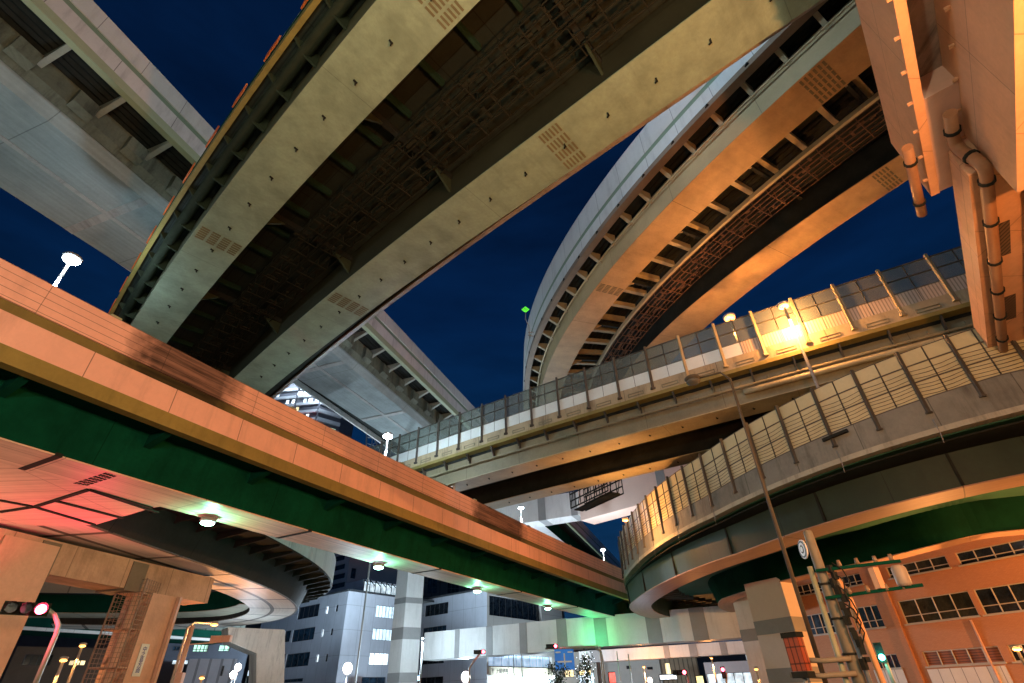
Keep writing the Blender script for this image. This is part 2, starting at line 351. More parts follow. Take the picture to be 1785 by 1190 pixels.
# ------------------------------------------------------------------ F: ramp curling away below the salmon viaduct
fo = pts([(194, 928), (300, 965), (428, 1008), (489, 1035), (520, 1064), (519, 1076)], 8.6)
pf = Path([P(130, 906, 8.6)] + fo[:-1], 3, before=12)
ed_ = pf.t[-1]; ang = math.atan2(ed_[1], ed_[0]); c0 = pf.xy[-1]; arc = []
for i in range(22):
    ang += .085; c0 = c0 + 1.5 * np.array([math.cos(ang), math.sin(ang)]); arc.append(c0)
xy = np.concatenate([pf.xy, np.array(arc)])
for _ in range(3): xy[1:-1] = .25 * xy[:-2] + .5 * xy[1:-1] + .25 * xy[2:]
pf._init(xy)
FV = thing('viaduct', 'pale soffit ramp curling away to the left under the salmon viaduct', 'viaduct', pf.at(10, 0, 8.6))
zt = 8.6
sweep(MB(), pf, [(-4.0, zt + .05), (-4.2, zt + 1.7), (.55, zt + 1.7), (0, zt + .05)]).build('box_girder', mat('dark_painted_web', (.030, .034, .034), .85, .25, .5, su=6, sw=.03, spec=.08), FV)
sweep(MB(), pf, rect(-3.99, -.02, zt, zt + .047)).build('soffit_panel', mat('pale_ramp_soffit', (.62, .58, .52), .5, .10, .4, su=5.2, sv=2.1, sw=.32, sdark=.14, board=.12), FV)
sweep(MB(), pf, [(-5.6, zt + 1.72), (-5.6, zt + 2.0), (2.6, zt + 2.0), (2.6, zt + 1.85), (.6, zt + 1.72)]).build('deck', DARK, FV)
sweep(MB(), pf, rect(2.62, 2.42, zt + 1.9, zt + 3.9), zf=None).build('parapet_panel', WHITEP_L, FV)
sweep(MB(), pf, rect(-5.62, -5.42, zt + 1.5, zt + 3.3)).build('inner_parapet', WHITEP_L, FV)
for S in np.arange(6, pf.L - 2, 1.9):
    rib(MB(), pf, S, [(2.5, zt + 1.84), (2.5, zt + 1.70), (.5, zt + 1.25), (.56, zt + 1.70)], .10).build('bracket', DARK, FV)

# ------------------------------------------------------------------ B: twin girder viaduct overhead
pb = Path(pts([(571, 0), (387, 255), (296, 393), (249, 461), (198, 558)], 22.0), 2, before=26, after=18)
mat_cb = mat('dim_green_beam', (.018, .045, .030), .85, .25, .6, spec=.05)
DKOL = mat('dark_olive_steel', (.035, .048, .030), .8, .25, .6, spec=.1)
BV = thing('viaduct', 'broad dark bottomed viaduct on two olive girders running from top centre down to the left', 'viaduct', pb.at(20, 5, 20))
ub = 0
def girder(V, path, u0, u1, z0, z1, mbot, mweb, zf=None, s0=0.0, s1=None, seam=True):
    sweep(MB(), path, [(u0, z0 + .06), (u1, z0 + .06), (u1, z1), (u0, z1)], s0, s1, zf).build('girder_web', mweb, V)
    g = sweep(MB(), path, rect(lambda S: val(u0, S) - .08, lambda S: val(u1, S) + .08, z0, z0 + .057), s0, s1, zf).build('bottom_flange', mbot, V)
    return g
bA = pb.rail(pts([(652, 0), (600, 77), (363, 393), (222, 572)], 20), 1); bB = pb.rail(pts([(822, 0), (776, 50), (469, 400), (279, 600)], 20), 1)
bC = pb.rail(pts([(1228, 0), (968, 215), (800, 350), (400, 666)], 20), 1); bD = pb.rail(pts([(1371, 27), (1187, 156), (998, 289), (857, 400), (662, 542), (447, 686)], 20), 1)
g1 = girder(BV, pb, bA, bB, 20.0, 22.1, OLIVE, OLIVE_W); g2 = girder(BV, pb, bC, bD, 20.0, 22.1, OLIVE, mat('shaded_olive_web', (.035, .036, .022), .8, .2, .5, spec=.1))  # far girder's web is a darker olive copy, shade put into its colour
def bolts(parent, path, u0, u1, z, sp, name='bolt_eye'):
    for S in np.arange(2, path.L - 2, sp):
        mb = MB(); mb.box(path.at(S, (val(u0, S) + val(u1, S)) / 2, z - .05), .16, .06, .05, 1.0); mb.box(path.at(S + .05, (val(u0, S) + val(u1, S)) / 2 + .04, z - .10), .05, .10, .05, .4); mb.build(name, DARK, parent)
bolts(g1, pb, bA, bB, 20.0, 2.05); bolts(g2, pb, bC, bD, 20.0, 2.05)
def splice(parent, path, u0, u1, S0, wid, z, n=4, k=6):
    mb = MB()
    for i in range(n):
        for j in range(k):
            a = S0 + wid * (j + .25) / k; b = S0 + wid * (j + .75) / k
            ua, ub_ = val(u0, S0), val(u1, S0); x0 = ua + (ub_ - ua) * (i + .12) / n; x1 = ua + (ub_ - ua) * (i + .88) / n
            r = [path.at(a, x0, z - .02), path.at(b, x0, z - .02), path.at(b, x1, z - .02), path.at(a, x1, z - .02)]
            mb.hexa(r, [p + np.array([0, 0, .03]) for p in r])
    mb.build('splice_plate', mat_spl, parent)
mat_spl = mat('dull_splice_bolts', (.16, .145, .08), .6, .2)
splice(g1, pb, bA, bB, pb.su(P(380, 420, 20))[0] - .5, 1.0, 20.0); splice(g1, pb, bA, bB, pb.su(P(775, 15, 20))[0] - .5, 1.0, 20.0)
splice(g2, pb, bC, bD, pb.su(P(980, 255, 20))[0] - .5, 1.0, 20.0); splice(g2, pb, bC, bD, pb.su(P(605, 530, 20))[0] - .5, 1.0, 20.0)
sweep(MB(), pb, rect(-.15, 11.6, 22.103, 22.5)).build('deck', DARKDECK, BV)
sweep(MB(), pb, rect(-.35, -.153, 21.95, 22.7)).build('deck_edge', LEDGE, BV)
sweep(MB(), pb, rect(11.603, 11.85, 21.95, 23.9)).build('rear_parapet', CONC, BV)
sweep(MB(), pb, rect(-.36, -.2, 22.703, 23.2)).build('parapet', GREENST, BV)
mb = MB()
for S in np.arange(1, pb.L - 1, 1.1): mb.bar(pb.at(S, -.28, 23.2), pb.at(S, -.28, 23.95), .05)
for z in (23.5, 23.92): sweep(mb, pb, rect(-.31, -.25, z, z + .05))
mb.build('parapet_rail', GSTEEL, BV)
for S in np.arange(12, pb.L - 4, 2.9):
    sweep(MB(), pb, rect(-.42, -.36, 23.25, 23.85), S, S + 1.1).build('delineator_panel', ORANGE, BV)
mb = MB(); mb.tube([pb.at(S, .38, 21.70) for S in np.arange(.5, pb.L, 1.0)], .24, 10); pp = mb.build('drain_pipe', mat('dark_green_pipe', (.028, .036, .024), .9, .25, 1.0, spec=.05), BV)
for S in np.arange(2, pb.L - 2, 2.0):
    rib(MB(), pb, S, [(-.14, 22.10), (-.14, 21.98), (.40, 21.40), (lambda q: bA(q) - .02, 21.3), (lambda q: bA(q) - .02, 22.10)], .08).build('bracket', DKOL, BV)
for S in np.arange(2.6, pb.L - 2, 2.05):
    rib(MB(), pb, S, rect(lambda q: bB(q) + .02, lambda q: bB(q) + 1.8, 21.80, 22.10), .16).build('cross_beam', mat_cb, BV)
for S in np.arange(3.5, pb.L - 2, 8.2):
    rib(MB(), pb, S, rect(lambda q: bB(q) + .02, lambda q: bC(q) - .02, 21.45, 21.75), .22).build('diaphragm_beam', DARK, BV)
    rib(MB(), pb, S, [(lambda q: bB(q) + .02, 20.6), (lambda q: bB(q) + .02, 21.44), (lambda q: bB(q) + 1.1, 21.44)], .10).build('gusset', DKOL, BV)
    rib(MB(), pb, S, [(lambda q: bC(q) - .02, 20.6), (lambda q: bC(q) - 1.1, 21.44), (lambda q: bC(q) - .02, 21.44)], .10).build('gusset', DKOL, BV)
def cable_rack(parent, path, ua, ub_, z, s0, s1, m, rails=5, step=1.3, drop=.5, seed=1):
    rnd = random.Random(seed); mb = MB()
    for i in range(rails):
        u = lambda S, f=i / (rails - 1): val(ua, S) + (val(ub_, S) - val(ua, S)) * f
        for zz in ((z,) if i % 2 else (z, z + drop * .5)): sweep(mb, path, [(lambda S: u(S) - .022, zz), (lambda S: u(S) + .022, zz), (lambda S: u(S) + .022, zz + .05), (lambda S: u(S) - .022, zz + .05)], s0, s1)
    for S in np.arange(s0 + .3, s1, step):
        rib(mb, path, S, [(ua, z - .05), (ub_, z - .05), (ub_, z - .003), (ua, z - .003)], .05)
        for f in (0, .5, 1):
            p = path.at(S, val(ua, S) + (val(ub_, S) - val(ua, S)) * f, z); mb.bar(p, p + np.array([0, 0, drop]), .035)
    for S in np.arange(s0 + .3, s1 - 1, step * .5):
        f = rnd.random() * .8; a = path.at(S, val(ua, S) + (val(ub_, S) - val(ua, S)) * f, z + .08); mb.box(a, .25 + rnd.random() * .4, .14, .08, math.atan2(path.dir(S)[1], path.dir(S)[0]) + (1.571 if rnd.random() < .4 else 0))
    return mb.build('cable_rack', m, parent)
RACK = mat('rusty_dark_rack', (.022, .023, .016), .8, .3, 2.0, spec=.1)
RACKC = mat('rust_brown_rack', (.13, .075, .045), .8, .3, 2.0, spec=.1)
cable_rack(BV, pb, lambda S: bB(S) + 1.9, lambda S: bB(S) + 2.9, 21.1, 1, pb.L - 1, RACK, 4, 1.0, .6, 3)
cable_rack(BV, pb, lambda S: bB(S) + 3.1, lambda S: bC(S) - .7, 21.2, 1, pb.L - 1, RACK, 4, 1.25, .5, 5)

# ------------------------------------------------------------------ A: high concrete box viaduct at the upper left
pa = Path(pts([(44, 0), (361, 299), (629, 562), (797, 726)], 29.5), 1, before=22, after=130)
AV = thing('viaduct', 'highest pale grey viaduct with a broad concrete box and sage striped barrier at upper left', 'viaduct', pa.at(20, -6, 27))
edge_parapet(AV, pa, 1, 29.5, 33.0, WHITEP, SAGE, WHITEP_L, SAGE_L)
s_box = pa.su(P(700, 745, 27.2))[0] + 6
aR = pa.rail(pts([(0, 128), (292, 366), (575, 602), (733, 733)], 27.2), 1); aL = pa.rail(pts([(0, 329), (111, 400), (232, 471), (511, 652), (640, 740)], 27.2), 1)
sweep(MB(), pa, [(aL, 27.2), (lambda S: aL(S) - .2, 29.6), (lambda S: aR(S) + .35, 29.6), (aR, 27.7), (lambda S: aR(S) - .5, 27.2)], 0, s_box).build('box_girder', CONC_SOF, AV)
sweep(MB(), pa, [(lambda S: aR(S) + .36, 28.3), (lambda S: aR(S) + .10, 27.8), (lambda S: aR(S) + .05, 27.82), (lambda S: aR(S) + .05, 29.7), (lambda S: aR(S) + .36, 29.7)], 0, s_box).build('web_face', mat('mossy_concrete_web', (.13, .155, .12), .85, .35, .45, streak=.45, stain=.4), AV)
corr = [(-.3, 30.2), (-12.2, 30.2), (-12.2, 29.9)]
uu = np.linspace(-9.9, -.305, 47)
for i, u in enumerate(uu): corr.append((u, 29.75 if i % 2 else 29.86))
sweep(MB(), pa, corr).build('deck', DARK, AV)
sweep(MB(), pa, rect(-12.4, -12.203, 29.3, 32.8)).build('rear_parapet', WHITEP_L, AV)
for S in np.arange(3.2, s_box - 2, 3.0):
    rib(MB(), pa, S, [(-.31, 29.74), (-.31, 29.52), (lambda q: aR(q) + .37, 28.9), (lambda q: aR(q) + .37, 29.74)], .28).build('bracket', mat_br if S > 3.3 else globals().setdefault('mat_br', mat('pale_bracket', (.26, .29, .25), .6, .2)), AV)
for S in np.arange(s_box + 1, s_box + 40, 3.0):
    rib(MB(), pa, S, [(-.31, 29.74), (-.31, 29.52), (-2.3, 28.9), (-2.3, 29.74)], .28).build('bracket', mat_br, AV)
for S in np.arange(4.0, s_box - 3, 3.0):
    rib(MB(), pa, S + 1.5, [(lambda q: aR(q) + .37, 28.05), (lambda q: aR(q) + .75, 28.35), (lambda q: aR(q) + .75, 29.3), (lambda q: aR(q) + .37, 29.5)], 1.1).build('web_block', MATS['mossy_concrete_web'], AV)
for S in (pa.su(P(150, 390, 27.2))[0], pa.su(P(560, 640, 27.2))[0], pa.su(P(690, 720, 27.2))[0]):
    rib(MB(), pa, S, rect(lambda q: aL(q) + .05, lambda q: aR(q) - .55, 27.14, 27.3), .5).build('soffit_rib', CONC, AV)
mb = sweep(MB(), pa, rect(lambda S: (aL(S) + aR(S)) / 2 - .15, lambda S: (aL(S) + aR(S)) / 2 + .15, 27.15, 27.25), 0, s_box); mb.build('soffit_groove', CONC, AV)
for u0, u1 in ((-4.6, -2.4), (-9.6, -7.4)):
    girder(AV, pa, u0, u1, 27.2, 29.73, PIERW, GREENST, None, s_box + 3, None)

# ------------------------------------------------------------------ C: curved viaduct at the upper right
pc = Path(pts([(1427, 3), (1300, 122), (1190, 238), (1096, 350), (1002, 468), (951, 552), (918, 673)], 28.0), 3, before=16, after=10)
CV = thing('viaduct', 'sweeping curved viaduct with a tall white barrier and two ochre girders at upper right', 'viaduct', pc.at(20, 6, 26))
def curved_parapet(V, path, ze, zt):
    h = zt - ze
    sweep(MB(), path, rect(-.12, .10, ze + h * .47, zt)).build('upper_panel', WHITEP, V)
    sweep(MB(), path, rect(-.10, .10, ze + h * .36, ze + h * .47 - .003)).build('stripe_band', SAGE, V)
    sweep(MB(), path, rect(-.14, .10, ze + h * .08, ze + h * .36 - .003)).build('lower_panel', WHITEP, V)
    sweep(MB(), path, rect(-.20, .3, ze - .1, ze + h * .08 - .003)).build('deck_edge', mat('brown_lip', (.22, .17, .12), .6, .2), V)
curved_parapet(CV, pc, 28.0, 32.0)
cA = pc.rail(pts([(1555, 5), (1425, 105), (1300, 219), (1136, 400), (1018, 531), (975, 599), (948, 663)], 26), 1)
cB = pc.rail(pts([(1569, 72), (1461, 158), (1300, 291), (1237, 350), (1086, 508), (1015, 605), (981, 666)], 26), 1)
cC = pc.rail(pts([(1521, 300), (1373, 411), (1262, 488), (1185, 549), (1130, 605)], 26), 1); cD = pc.rail(pts([(1598, 300), (1474, 387), (1353, 468), (1303, 508)], 26), 1)
OCHRE = mat('ochre_girder_paint', (.43, .30, .145), .5, .20, .8, su=13.0, sw=.04, sdark=.45, stain=.38, streak=.12)
OCHRE_W = mat('ochre_web_paint', (.44, .36, .20), .5, .12, .3, su=6.5, sw=.03, sdark=.5, stain=.25)
h1 = girder(CV, pc, cA, cB, 26.0, 28.0, OCHRE, OCHRE_W); h2 = girder(CV, pc, cC, cD, 26.0, 28.0, OCHRE, DARK)  # second girder's web takes dark steel so its shade sits in the colour
splice(h1, pc, cA, cB, pc.su(P(1430, 140, 26))[0] - .7, 1.4, 26.0, 5, 6); splice(h2, pc, cC, cD, pc.su(P(1545, 310, 26))[0] - .5, 1.0, 26.0, 4, 5)
splice(h1, pc, cA, cB, pc.su(P(1060, 505, 26))[0] - .5, .9, 26.0, 4, 6)
corr = [(.3, 28.9), (13.4, 28.9), (13.4, 28.5)]
for i, u in enumerate(np.linspace(13.2, .31, 63)): corr.append((u, 28.38 if i % 2 else 28.50))
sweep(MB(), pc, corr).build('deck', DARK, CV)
sweep(MB(), pc, rect(13.403, 13.6, 27.9, 31.5)).build('rear_parapet', WHITEP, CV)
BR = mat('ochre_bracket', (.36, .31, .19), .6, .2)
for S in np.arange(2, pc.L - 1, 2.05):
    rib(MB(), pc, S, [(.31, 28.37), (.31, 28.15), (lambda q: cA(q) - .02, 27.5), (lambda q: cA(q) - .02, 28.37)], .24).build('bracket', BR, CV)
    rib(MB(), pc, S + .6, rect(lambda q: cB(q) + .02, lambda q: cB(q) + 3.6, 27.95, 28.37), .30).build('cross_beam', BR, CV)
for S in np.arange(5, pc.L - 2, 6.2):
    rib(MB(), pc, S, rect(lambda q: cB(q) + .02, lambda q: cC(q) - .02, 27.6, 27.95), .2).build('diaphragm_beam', DARK, CV)
    rib(MB(), pc, S, [(lambda q: cB(q) + .02, 26.6), (lambda q: cB(q) + .02, 27.59), (lambda q: cB(q) + 1.6, 27.59)], .12).build('gusset', BR, CV)
mb = MB(); mb.tube([pc.at(S, cA(S) - .25, 27.45) for S in np.arange(.5, pc.L, 1.0)], .07, 6); mb.build('conduit', OCHRE_W, CV)
sweep(MB(), pc, rect(lambda S: cB(S) + 3.0, lambda S: cB(S) + 3.2, 27.0, 27.3)).build('cable_trunking', BR, CV)
cable_rack(CV, pc, lambda S: cB(S) + 3.4, lambda S: cB(S) + 5.2, 26.8, 1, pc.L - 1, RACKC, 6, 1.2, .7, 8)
mb = MB()
for S in np.arange(1.5, pc.L - 1, 2.6): mb.box(pc.at(S, -.2, 28.05), .12, .25, .12, 0)
mb.build('lip_clamp', DARK, CV)

# ------------------------------------------------------------------ D: viaduct with see-through noise barrier, middle
pd = Path(pts([(712, 821), (801, 794), (863, 774), (940, 750), (1009, 728), (1115, 700), (1289, 643), (1447, 602), (1561, 569), (1723, 525)], 17.6), 2, before=34, after=16)
DV = thing('viaduct', 'middle viaduct with a tall see through noise barrier running behind the two orange lamps', 'viaduct', pd.at(40, -4, 16))
OLD = mat('weathered_tan_parapet', (.44, .37, .23), .7, .18, .4, streak=.4, su=6.2, sw=.05, sdark=.5, stain=.25)
sweep(MB(), pd, rect(.12, -.15, 17.75, 18.60)).build('parapet', OLD, DV)
sweep(MB(), pd, rect(.20, -.4, 17.50, 17.747)).build('deck_edge', LEDGE, DV)
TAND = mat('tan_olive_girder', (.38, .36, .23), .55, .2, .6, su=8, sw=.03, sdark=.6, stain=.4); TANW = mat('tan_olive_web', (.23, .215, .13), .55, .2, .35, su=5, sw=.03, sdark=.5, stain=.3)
dh1 = girder(DV, pd, -2.15, -.45, 15.6, 17.3, TAND, TANW); dh2 = girder(DV, pd, -7.9, -6.3, 15.6, 17.3, TAND, DARK)  # rear girder's web made near black, shade painted in by material
bolts(dh1, pd, -2.15, -.45, 15.6, 2.2); bolts(dh2, pd, -7.9, -6.3, 15.6, 2.2)
sweep(MB(), pd, rect(-.403, -8.9, 17.303, 17.7)).build('deck', DARK, DV)
sweep(MB(), pd, rect(-8.903, -9.1, 17.2, 19.0)).build('rear_parapet', OLD, DV)
for S in np.arange(2, pd.L - 1, 2.4):
    rib(MB(), pd, S, [(.1, 17.49), (.1, 17.40), (-.44, 16.6), (-.44, 17.30), (-.2, 17.30), (-.2, 17.49)], .10).build('bracket', POSTM, DV)
mb = MB(); mb.tube([pd.at(S, -.20, 16.62) for S in np.arange(1, pd.L, 1.0)], .09, 6)
for S in np.arange(2, pd.L - 1, 1.6): mb.bar(pd.at(S, -.20, 16.70), pd.at(S, -.20, 16.95), .06)
mb.build('cable_conduit', TANW, DV)
mb = MB(); mb.tube([pd.at(S, -.18, 16.25) for S in np.arange(pd.su(P(1300, 690, 16.2))[0], pd.L, 1.0)], .17, 8); mb.build('drain_pipe', TAND, DV)
sp = 2.35; S0d = 2.0; nP = int((pd.L - 4) / sp)
S_white = pd.su(P(1290, 600, 19))[0]
RIBP = mat('ribbed_cream_panel', (.55, .46, .36), .55, .1, .5, su=.16, sw=.06, sdark=.55)
NB = sweep(MB(), pd, rect(.012, -.012, 19.55, 21.25), S0d, S0d + sp * nP).build('noise_barrier', sheer('sheer_smoked_panel', (.22, .26, .24), .42), DV)
sweep(MB(), pd, rect(.04, -.04, 18.62, 19.50), S0d, S_white).build('frosted_panel', PANELW, NB)
sweep(MB(), pd, rect(.04, -.04, 18.62, 19.50), S_white + .01, S0d + sp * nP).build('ribbed_panel', RIBP, NB)
mb = MB()
for z in (18.58, 19.50, 20.38, 21.22): sweep(mb, pd, rect(.06, -.06, z, z + .05), S0d, S0d + sp * nP)
for i in range(nP): S = S0d + sp * (i + .5); mb.bar(pd.at(S, .02, 18.6), pd.at(S, .02, 21.25), .05)
mb.build('barrier_frame', POSTM, NB)
for i in range(nP + 1):
    S = S0d + sp * i; m = MB(); m.bar(pd.at(S, .15, 18.05), pd.at(S, .15, 21.38), .13, .16); m.box(pd.at(S, .18, 18.0), .3, .2, .12, 0)
    m.build('post', POSTM if pd.at(S)[0] < 10 else BR, NB)
for i in range(nP):
    S = S0d + sp * (i + .5); a, b = S - .6, S + .5; mb = MB()
    sweep(mb, pd, rect(.16, .122, 17.92, 17.97), a, b); sweep(mb, pd, rect(.16, .122, 18.12, 18.17), a, b); sweep(mb, pd, rect(.16, .122, 17.972, 18.118), a, a + .06); sweep(mb, pd, rect(.16, .122, 17.972, 18.118), b - .06, b); mb.build('parapet_recess', TANW, DV)

# ------------------------------------------------------------------ G: curved ramp with yellow panel barrier on the right
gz = [(1785, 714, 10.75), (1650, 752, 10.65), (1521, 788, 10.5), (1393, 829, 10.25), (1250, 902, 9.95), (1185, 932, 9.9), (1124, 974, 9.9), (1096, 1001, 9.9), (1089, 1018, 9.9)]
gp = [P(x, y, z) for x, y, z in gz]
e_dir = gp[-1] - gp[-2]
arc = []; c0 = gp[-1][:2]; ang = math.atan2(e_dir[1], e_dir[0])
for i in range(1, 26):
    ang -= .105; c0 = c0 + 2.4 * np.array([math.cos(ang), math.sin(ang)]); arc.append(np.array([c0[0], c0[1], 9.9]))
pg = Path(gp, 3, before=14)
xy = np.concatenate([pg.xy, np.array([a[:2] for a in arc])]); 
for _ in range(3): xy[1:-1] = .25 * xy[:-2] + .5 * xy[1:-1] + .25 * xy[2:]
pg._init(xy)
sz0, sz1 = pg.su(gp[0])[0], pg.su(gp[4])[0]
zg = lambda S: float(np.interp(S, [sz0, sz1], [.85, 0.05]))
zx = lambda S: float(np.interp(S, [sz0, sz1], [.42, 0.0]))           # the parapet stands taller towards the near end
zb_ = lambda S: zg(S) + zx(S)
GV = thing('viaduct', 'curved ramp with a wire strung yellow panel barrier sweeping in from the right', 'viaduct', pg.at(20, 4, 9))
gO, gI = 1.0, 2.9
g1pts = [P(x, y, 8.0 + zg(pg.su(P(x, y, 8.3))[0])) for x, y in [(1785, 830), (1582, 872), (1461, 909), (1333, 946), (1238, 979), (1151, 1018), (1114, 1045)]]
gO = pg.rail(g1pts, 1); gI = lambda S: gO(S) + 1.85
g2pts = [P(x, y, 8.0 + zg(pg.su(P(x, y, 8.3))[0])) for x, y in [(1785, 925), (1636, 949), (1530, 973), (1387, 1008), (1300, 1032)]]
g2 = pg.rail(g2pts, 1)
GCONC = mat('grey_ramp_parapet', (.19, .205, .18), .8, .2, .6, streak=.3, su=3.1, sw=.04, sdark=.5, stain=.35)
sweep(MB(), pg, [(-.08, 10.12), (.15, 10.12), (.15, lambda S: 11.15 + zx(S)), (-.08, lambda S: 11.15 + zx(S))], 0, None, zg).build('parapet', GCONC, GV)
sweep(MB(), pg, rect(-.14, .4, 9.88, 10.117), 0, None, zg).build('deck_edge', mat('pale_deck_edge', (.34, .35, .28), .8, .15, .5, streak=.3), GV)
DKWEB = mat('dark_green_web', (.019, .044, .031), .6, .25, .35, su=6.0, sw=.04, sdark=.4, stain=.35)
OR_S = mat('cream_flange', (.36, .225, .155), .5, .10, .4, su=9.0, sw=.06, sdark=.35, board=.10)
sweep(MB(), pg, [(lambda S: gO(S) - .1, 9.82), (gO, 8.06), (gI, 8.06), (lambda S: gI(S) + .1, 9.82)], 0, None, zg).build('girder_web', DKWEB, GV)
sweep(MB(), pg, rect(lambda S: gO(S) - .05, lambda S: gI(S) + .05, 8.0, 8.057), 0, None, zg).build('bottom_flange', OR_S, GV)
sweep(MB(), pg, [(g2, 8.06), (lambda S: g2(S) + 1.3, 8.06), (lambda S: g2(S) + 1.4, 9.82), (lambda S: g2(S) - .5, 9.82)], 0, None, zg).build('girder_web', mat('blackish_green_web', (.003, .034, .018), .85, .3, .5, spec=.03, stain=.5), GV)
sweep(MB(), pg, rect(lambda S: g2(S) - .05, lambda S: g2(S) + 1.35, 8.0, 8.057), 0, None, zg).build('bottom_flange', OR_S, GV)
sweep(MB(), pg, rect(.403, lambda S: g2(S) + 2.3, 9.823, 10.115), 0, None, zg).build('deck', mat('dark_green_deck', (.012, .075, .045), .7, .3, .5), GV)
sweep(MB(), pg, rect(lambda S: g2(S) + 2.303, lambda S: g2(S) + 2.5, 9.7, 11.1), 0, None, zg).build('rear_parapet', GCONC, GV)
for S in np.arange(2, pg.L - 1, 1.6):
    rib(MB(), pg, S, rect(lambda q: gI(q) + .12, lambda q: gI(q) + 2.6, 9.5, 9.82), .14, zg).build('cross_beam', POSTM, GV)
mb = MB()
sweep(mb, pg, rect(.25, lambda S: gO(S) - .16, 9.55, 9.62), 0, None, zg); mb.build('edge_soffit_pipe', DARK, GV)
for S in np.arange(4, pg.L - 4, 6.5):
    rib(MB(), pg, S, rect(lambda q: gO(q) - .12, lambda q: gO(q) + .02, 8.1, 9.8), .12, zg).build('web_stiffener', DARK, GV)
spg = 2.0; nG = int((pg.L - 2) / spg)
GB = sweep(MB(), pg, rect(-.02, .04, 11.20, 13.62), 1, 1 + spg * nG, zb_).build('noise_barrier', PANELY, GV)
mb = MB()
for z in (11.16, 12.0, 12.85): sweep(mb, pg, rect(-.05, .06, z, z + .06), 1, 1 + spg * nG, zb_)
sweep(mb, pg, rect(-.03, .05, 13.60, 13.64), 1, 1 + spg * nG, zb_)
for i in range(nG): S = 1 + spg * (i + .5); mb.bar(pg.at(S, -.04, 11.2 + zb_(S)), pg.at(S, -.04, 13.62 + zb_(S)), .045)
mb.build('barrier_frame', POSTM, GB)
mb = MB()
for z in (11.35, 11.52, 11.70, 11.86, 12.2, 12.4, 12.6):
    for i in range(nG):
        pp_ = []
        for k in range(4):
            f = k / 3.0; S = 1 + spg * (i + f); pp_.append(pg.at(S, -.10, z + zb_(S) - .10 * math.sin(math.pi * f) * (1 if i % 2 else .6)))
        mb.tube(pp_, .012, 4, cap=False)
mb.build('barrier_wire', DARK, GB)
for i in range(nG + 1):
    S = 1 + spg * i; m = MB(); zz = zb_(S); m.bar(pg.at(S, -.12, 10.5 + zz), pg.at(S, -.12, 13.72 + zz), .12, .14); m.box(pg.at(S, -.13, 10.45 + zz), .2, .2, .08, 0)
    m.build('post', POSTM, GB)
mb = MB()
for i in range(0, nG, 2):
    S = 1 + spg * i; z = 10.5 + zg(S); mb.tube([pg.at(S, -.16, z), pg.at(S, -.16, z - .7), pg.at(S + .05, -.15, z - 1.1)], .02, 5)
mb.build('drip_pipe', PIERG, GV)
# conduit box on the parapet
sg = pg.su(P(1475, 760, 11.2))[0]; mb = MB(); mb.bar(pg.at(sg, -.2, 11.2 + zg(sg)), pg.at(sg + 1.2, -.2, 11.1 + zg(sg)), .16, .14); mb.build('junction_box', DARK, GV)

# ------------------------------------------------------------------ piers
def banded_prism(name, label, ring, z0, z1, bands, group=None, mw=None):
    """upright column: plan ring, bands = heights of the grey rings"""
    t = thing(name, label, 'pier', (ring[0][0], ring[0][1], z0), group); zs = z0; mw = mw or PIERW
    cuts = []
    for a, b in bands: cuts += [(zs, a, mw, 'shaft'), (a, b, PIERG, 'grey_band')]; zs = b
    cuts.append((zs, z1, mw, 'shaft'))
    for a, b, m, n in cuts:
        if b - a < .05: continue
        mb = MB(); g = .03 if n == 'grey_band' else 0; c = np.mean(np.array(ring), 0)
        r = [np.array(p) + (np.array(p) - c) / np.linalg.norm(np.array(p) - c) * g for p in ring]
        mb.hexa([(p[0], p[1], a + .002) for p in r], [(p[0], p[1], b - .002) for p in r]); mb.build(n, m, t)
    return t
def cap_beam(t, a, b, wid, z0, z1, bands, mw=None, name='cap_beam', taper=0.0):
    a = np.array(a[:2], float); b = np.array(b[:2], float); L = np.linalg.norm(b - a); d = (b - a) / L; n = np.array([d[1], -d[0]])
    cuts = []; s = 0.0
    for x, y in bands: cuts += [(s, x, False), (x, y, True)]; s = y
    cuts.append((s, L, False))
    for x, y, g in cuts:
        if y - x < .05: continue
        e = .03 if g else 0.0; mb = MB(); p, q = a + d * (x + .002), a + d * (y - .002)
        r = [p + n * e, q + n * e, q - n * (wid + e), p - n * (wid + e)]
        mb.hexa([(k[0], k[1], z0 - e) for k in r], [(k[0], k[1], z1 + e) for k in r]); mb.build('grey_band' if g else name, PIERG if g else (mw or PIERW), t)
# H: white cross beam low in the middle, with the column at its left end
dH = 66.0
hm = at(968, 1130, dH); hr = at(1300, 1120, 62.0); hl = at(738, 1140, 76.0)
z_t = zat(1000, 1078, at(1000, 1078, 65.7)); z_b = zat(1000, 1130, at(1000, 1130, 65.7))
HP = thing('pier_beam', 'white steel cross beam with grey bands spanning the street under the ramps', 'pier', (hm[0], hm[1], z_b))
def bandpx(a, b, pxs, z):
    a = np.array(a[:2]); b = np.array(b[:2]); L = np.linalg.norm(b - a); d = (b - a) / L
    return [(on_line(a, d, x0, z), on_line(a, d, x1, z)) for x0, x1 in pxs]
cap_beam(HP, hm, hr, 2.6, z_b, z_t, bandpx(hm, hr, [(971, 989), (1037, 1059), (1128, 1152), (1206, 1232)], 7))
cap_beam(HP, hl, hm, 2.6, z_b - .15, z_t - .02, bandpx(hl, hm, [(793, 801), (848, 859), (906, 919)], 7))
col = at(712, 1100, 76.5); ccx, ccy = col[0], col[1]
def ring_px(x0, xm, x1, d0, dm, d1, py=1100, depth=2.6):
    a, m, b = at(x0, py, d0)[:2], at(xm, py, dm)[:2], at(x1, py, d1)[:2]; return [a, m, b, a + (b - m)]
rg = ring_px(683, 703, 733, 77.6, 76.0, 77.0)
zb = lambda y: zat(705, y, at(705, y, 76.3))
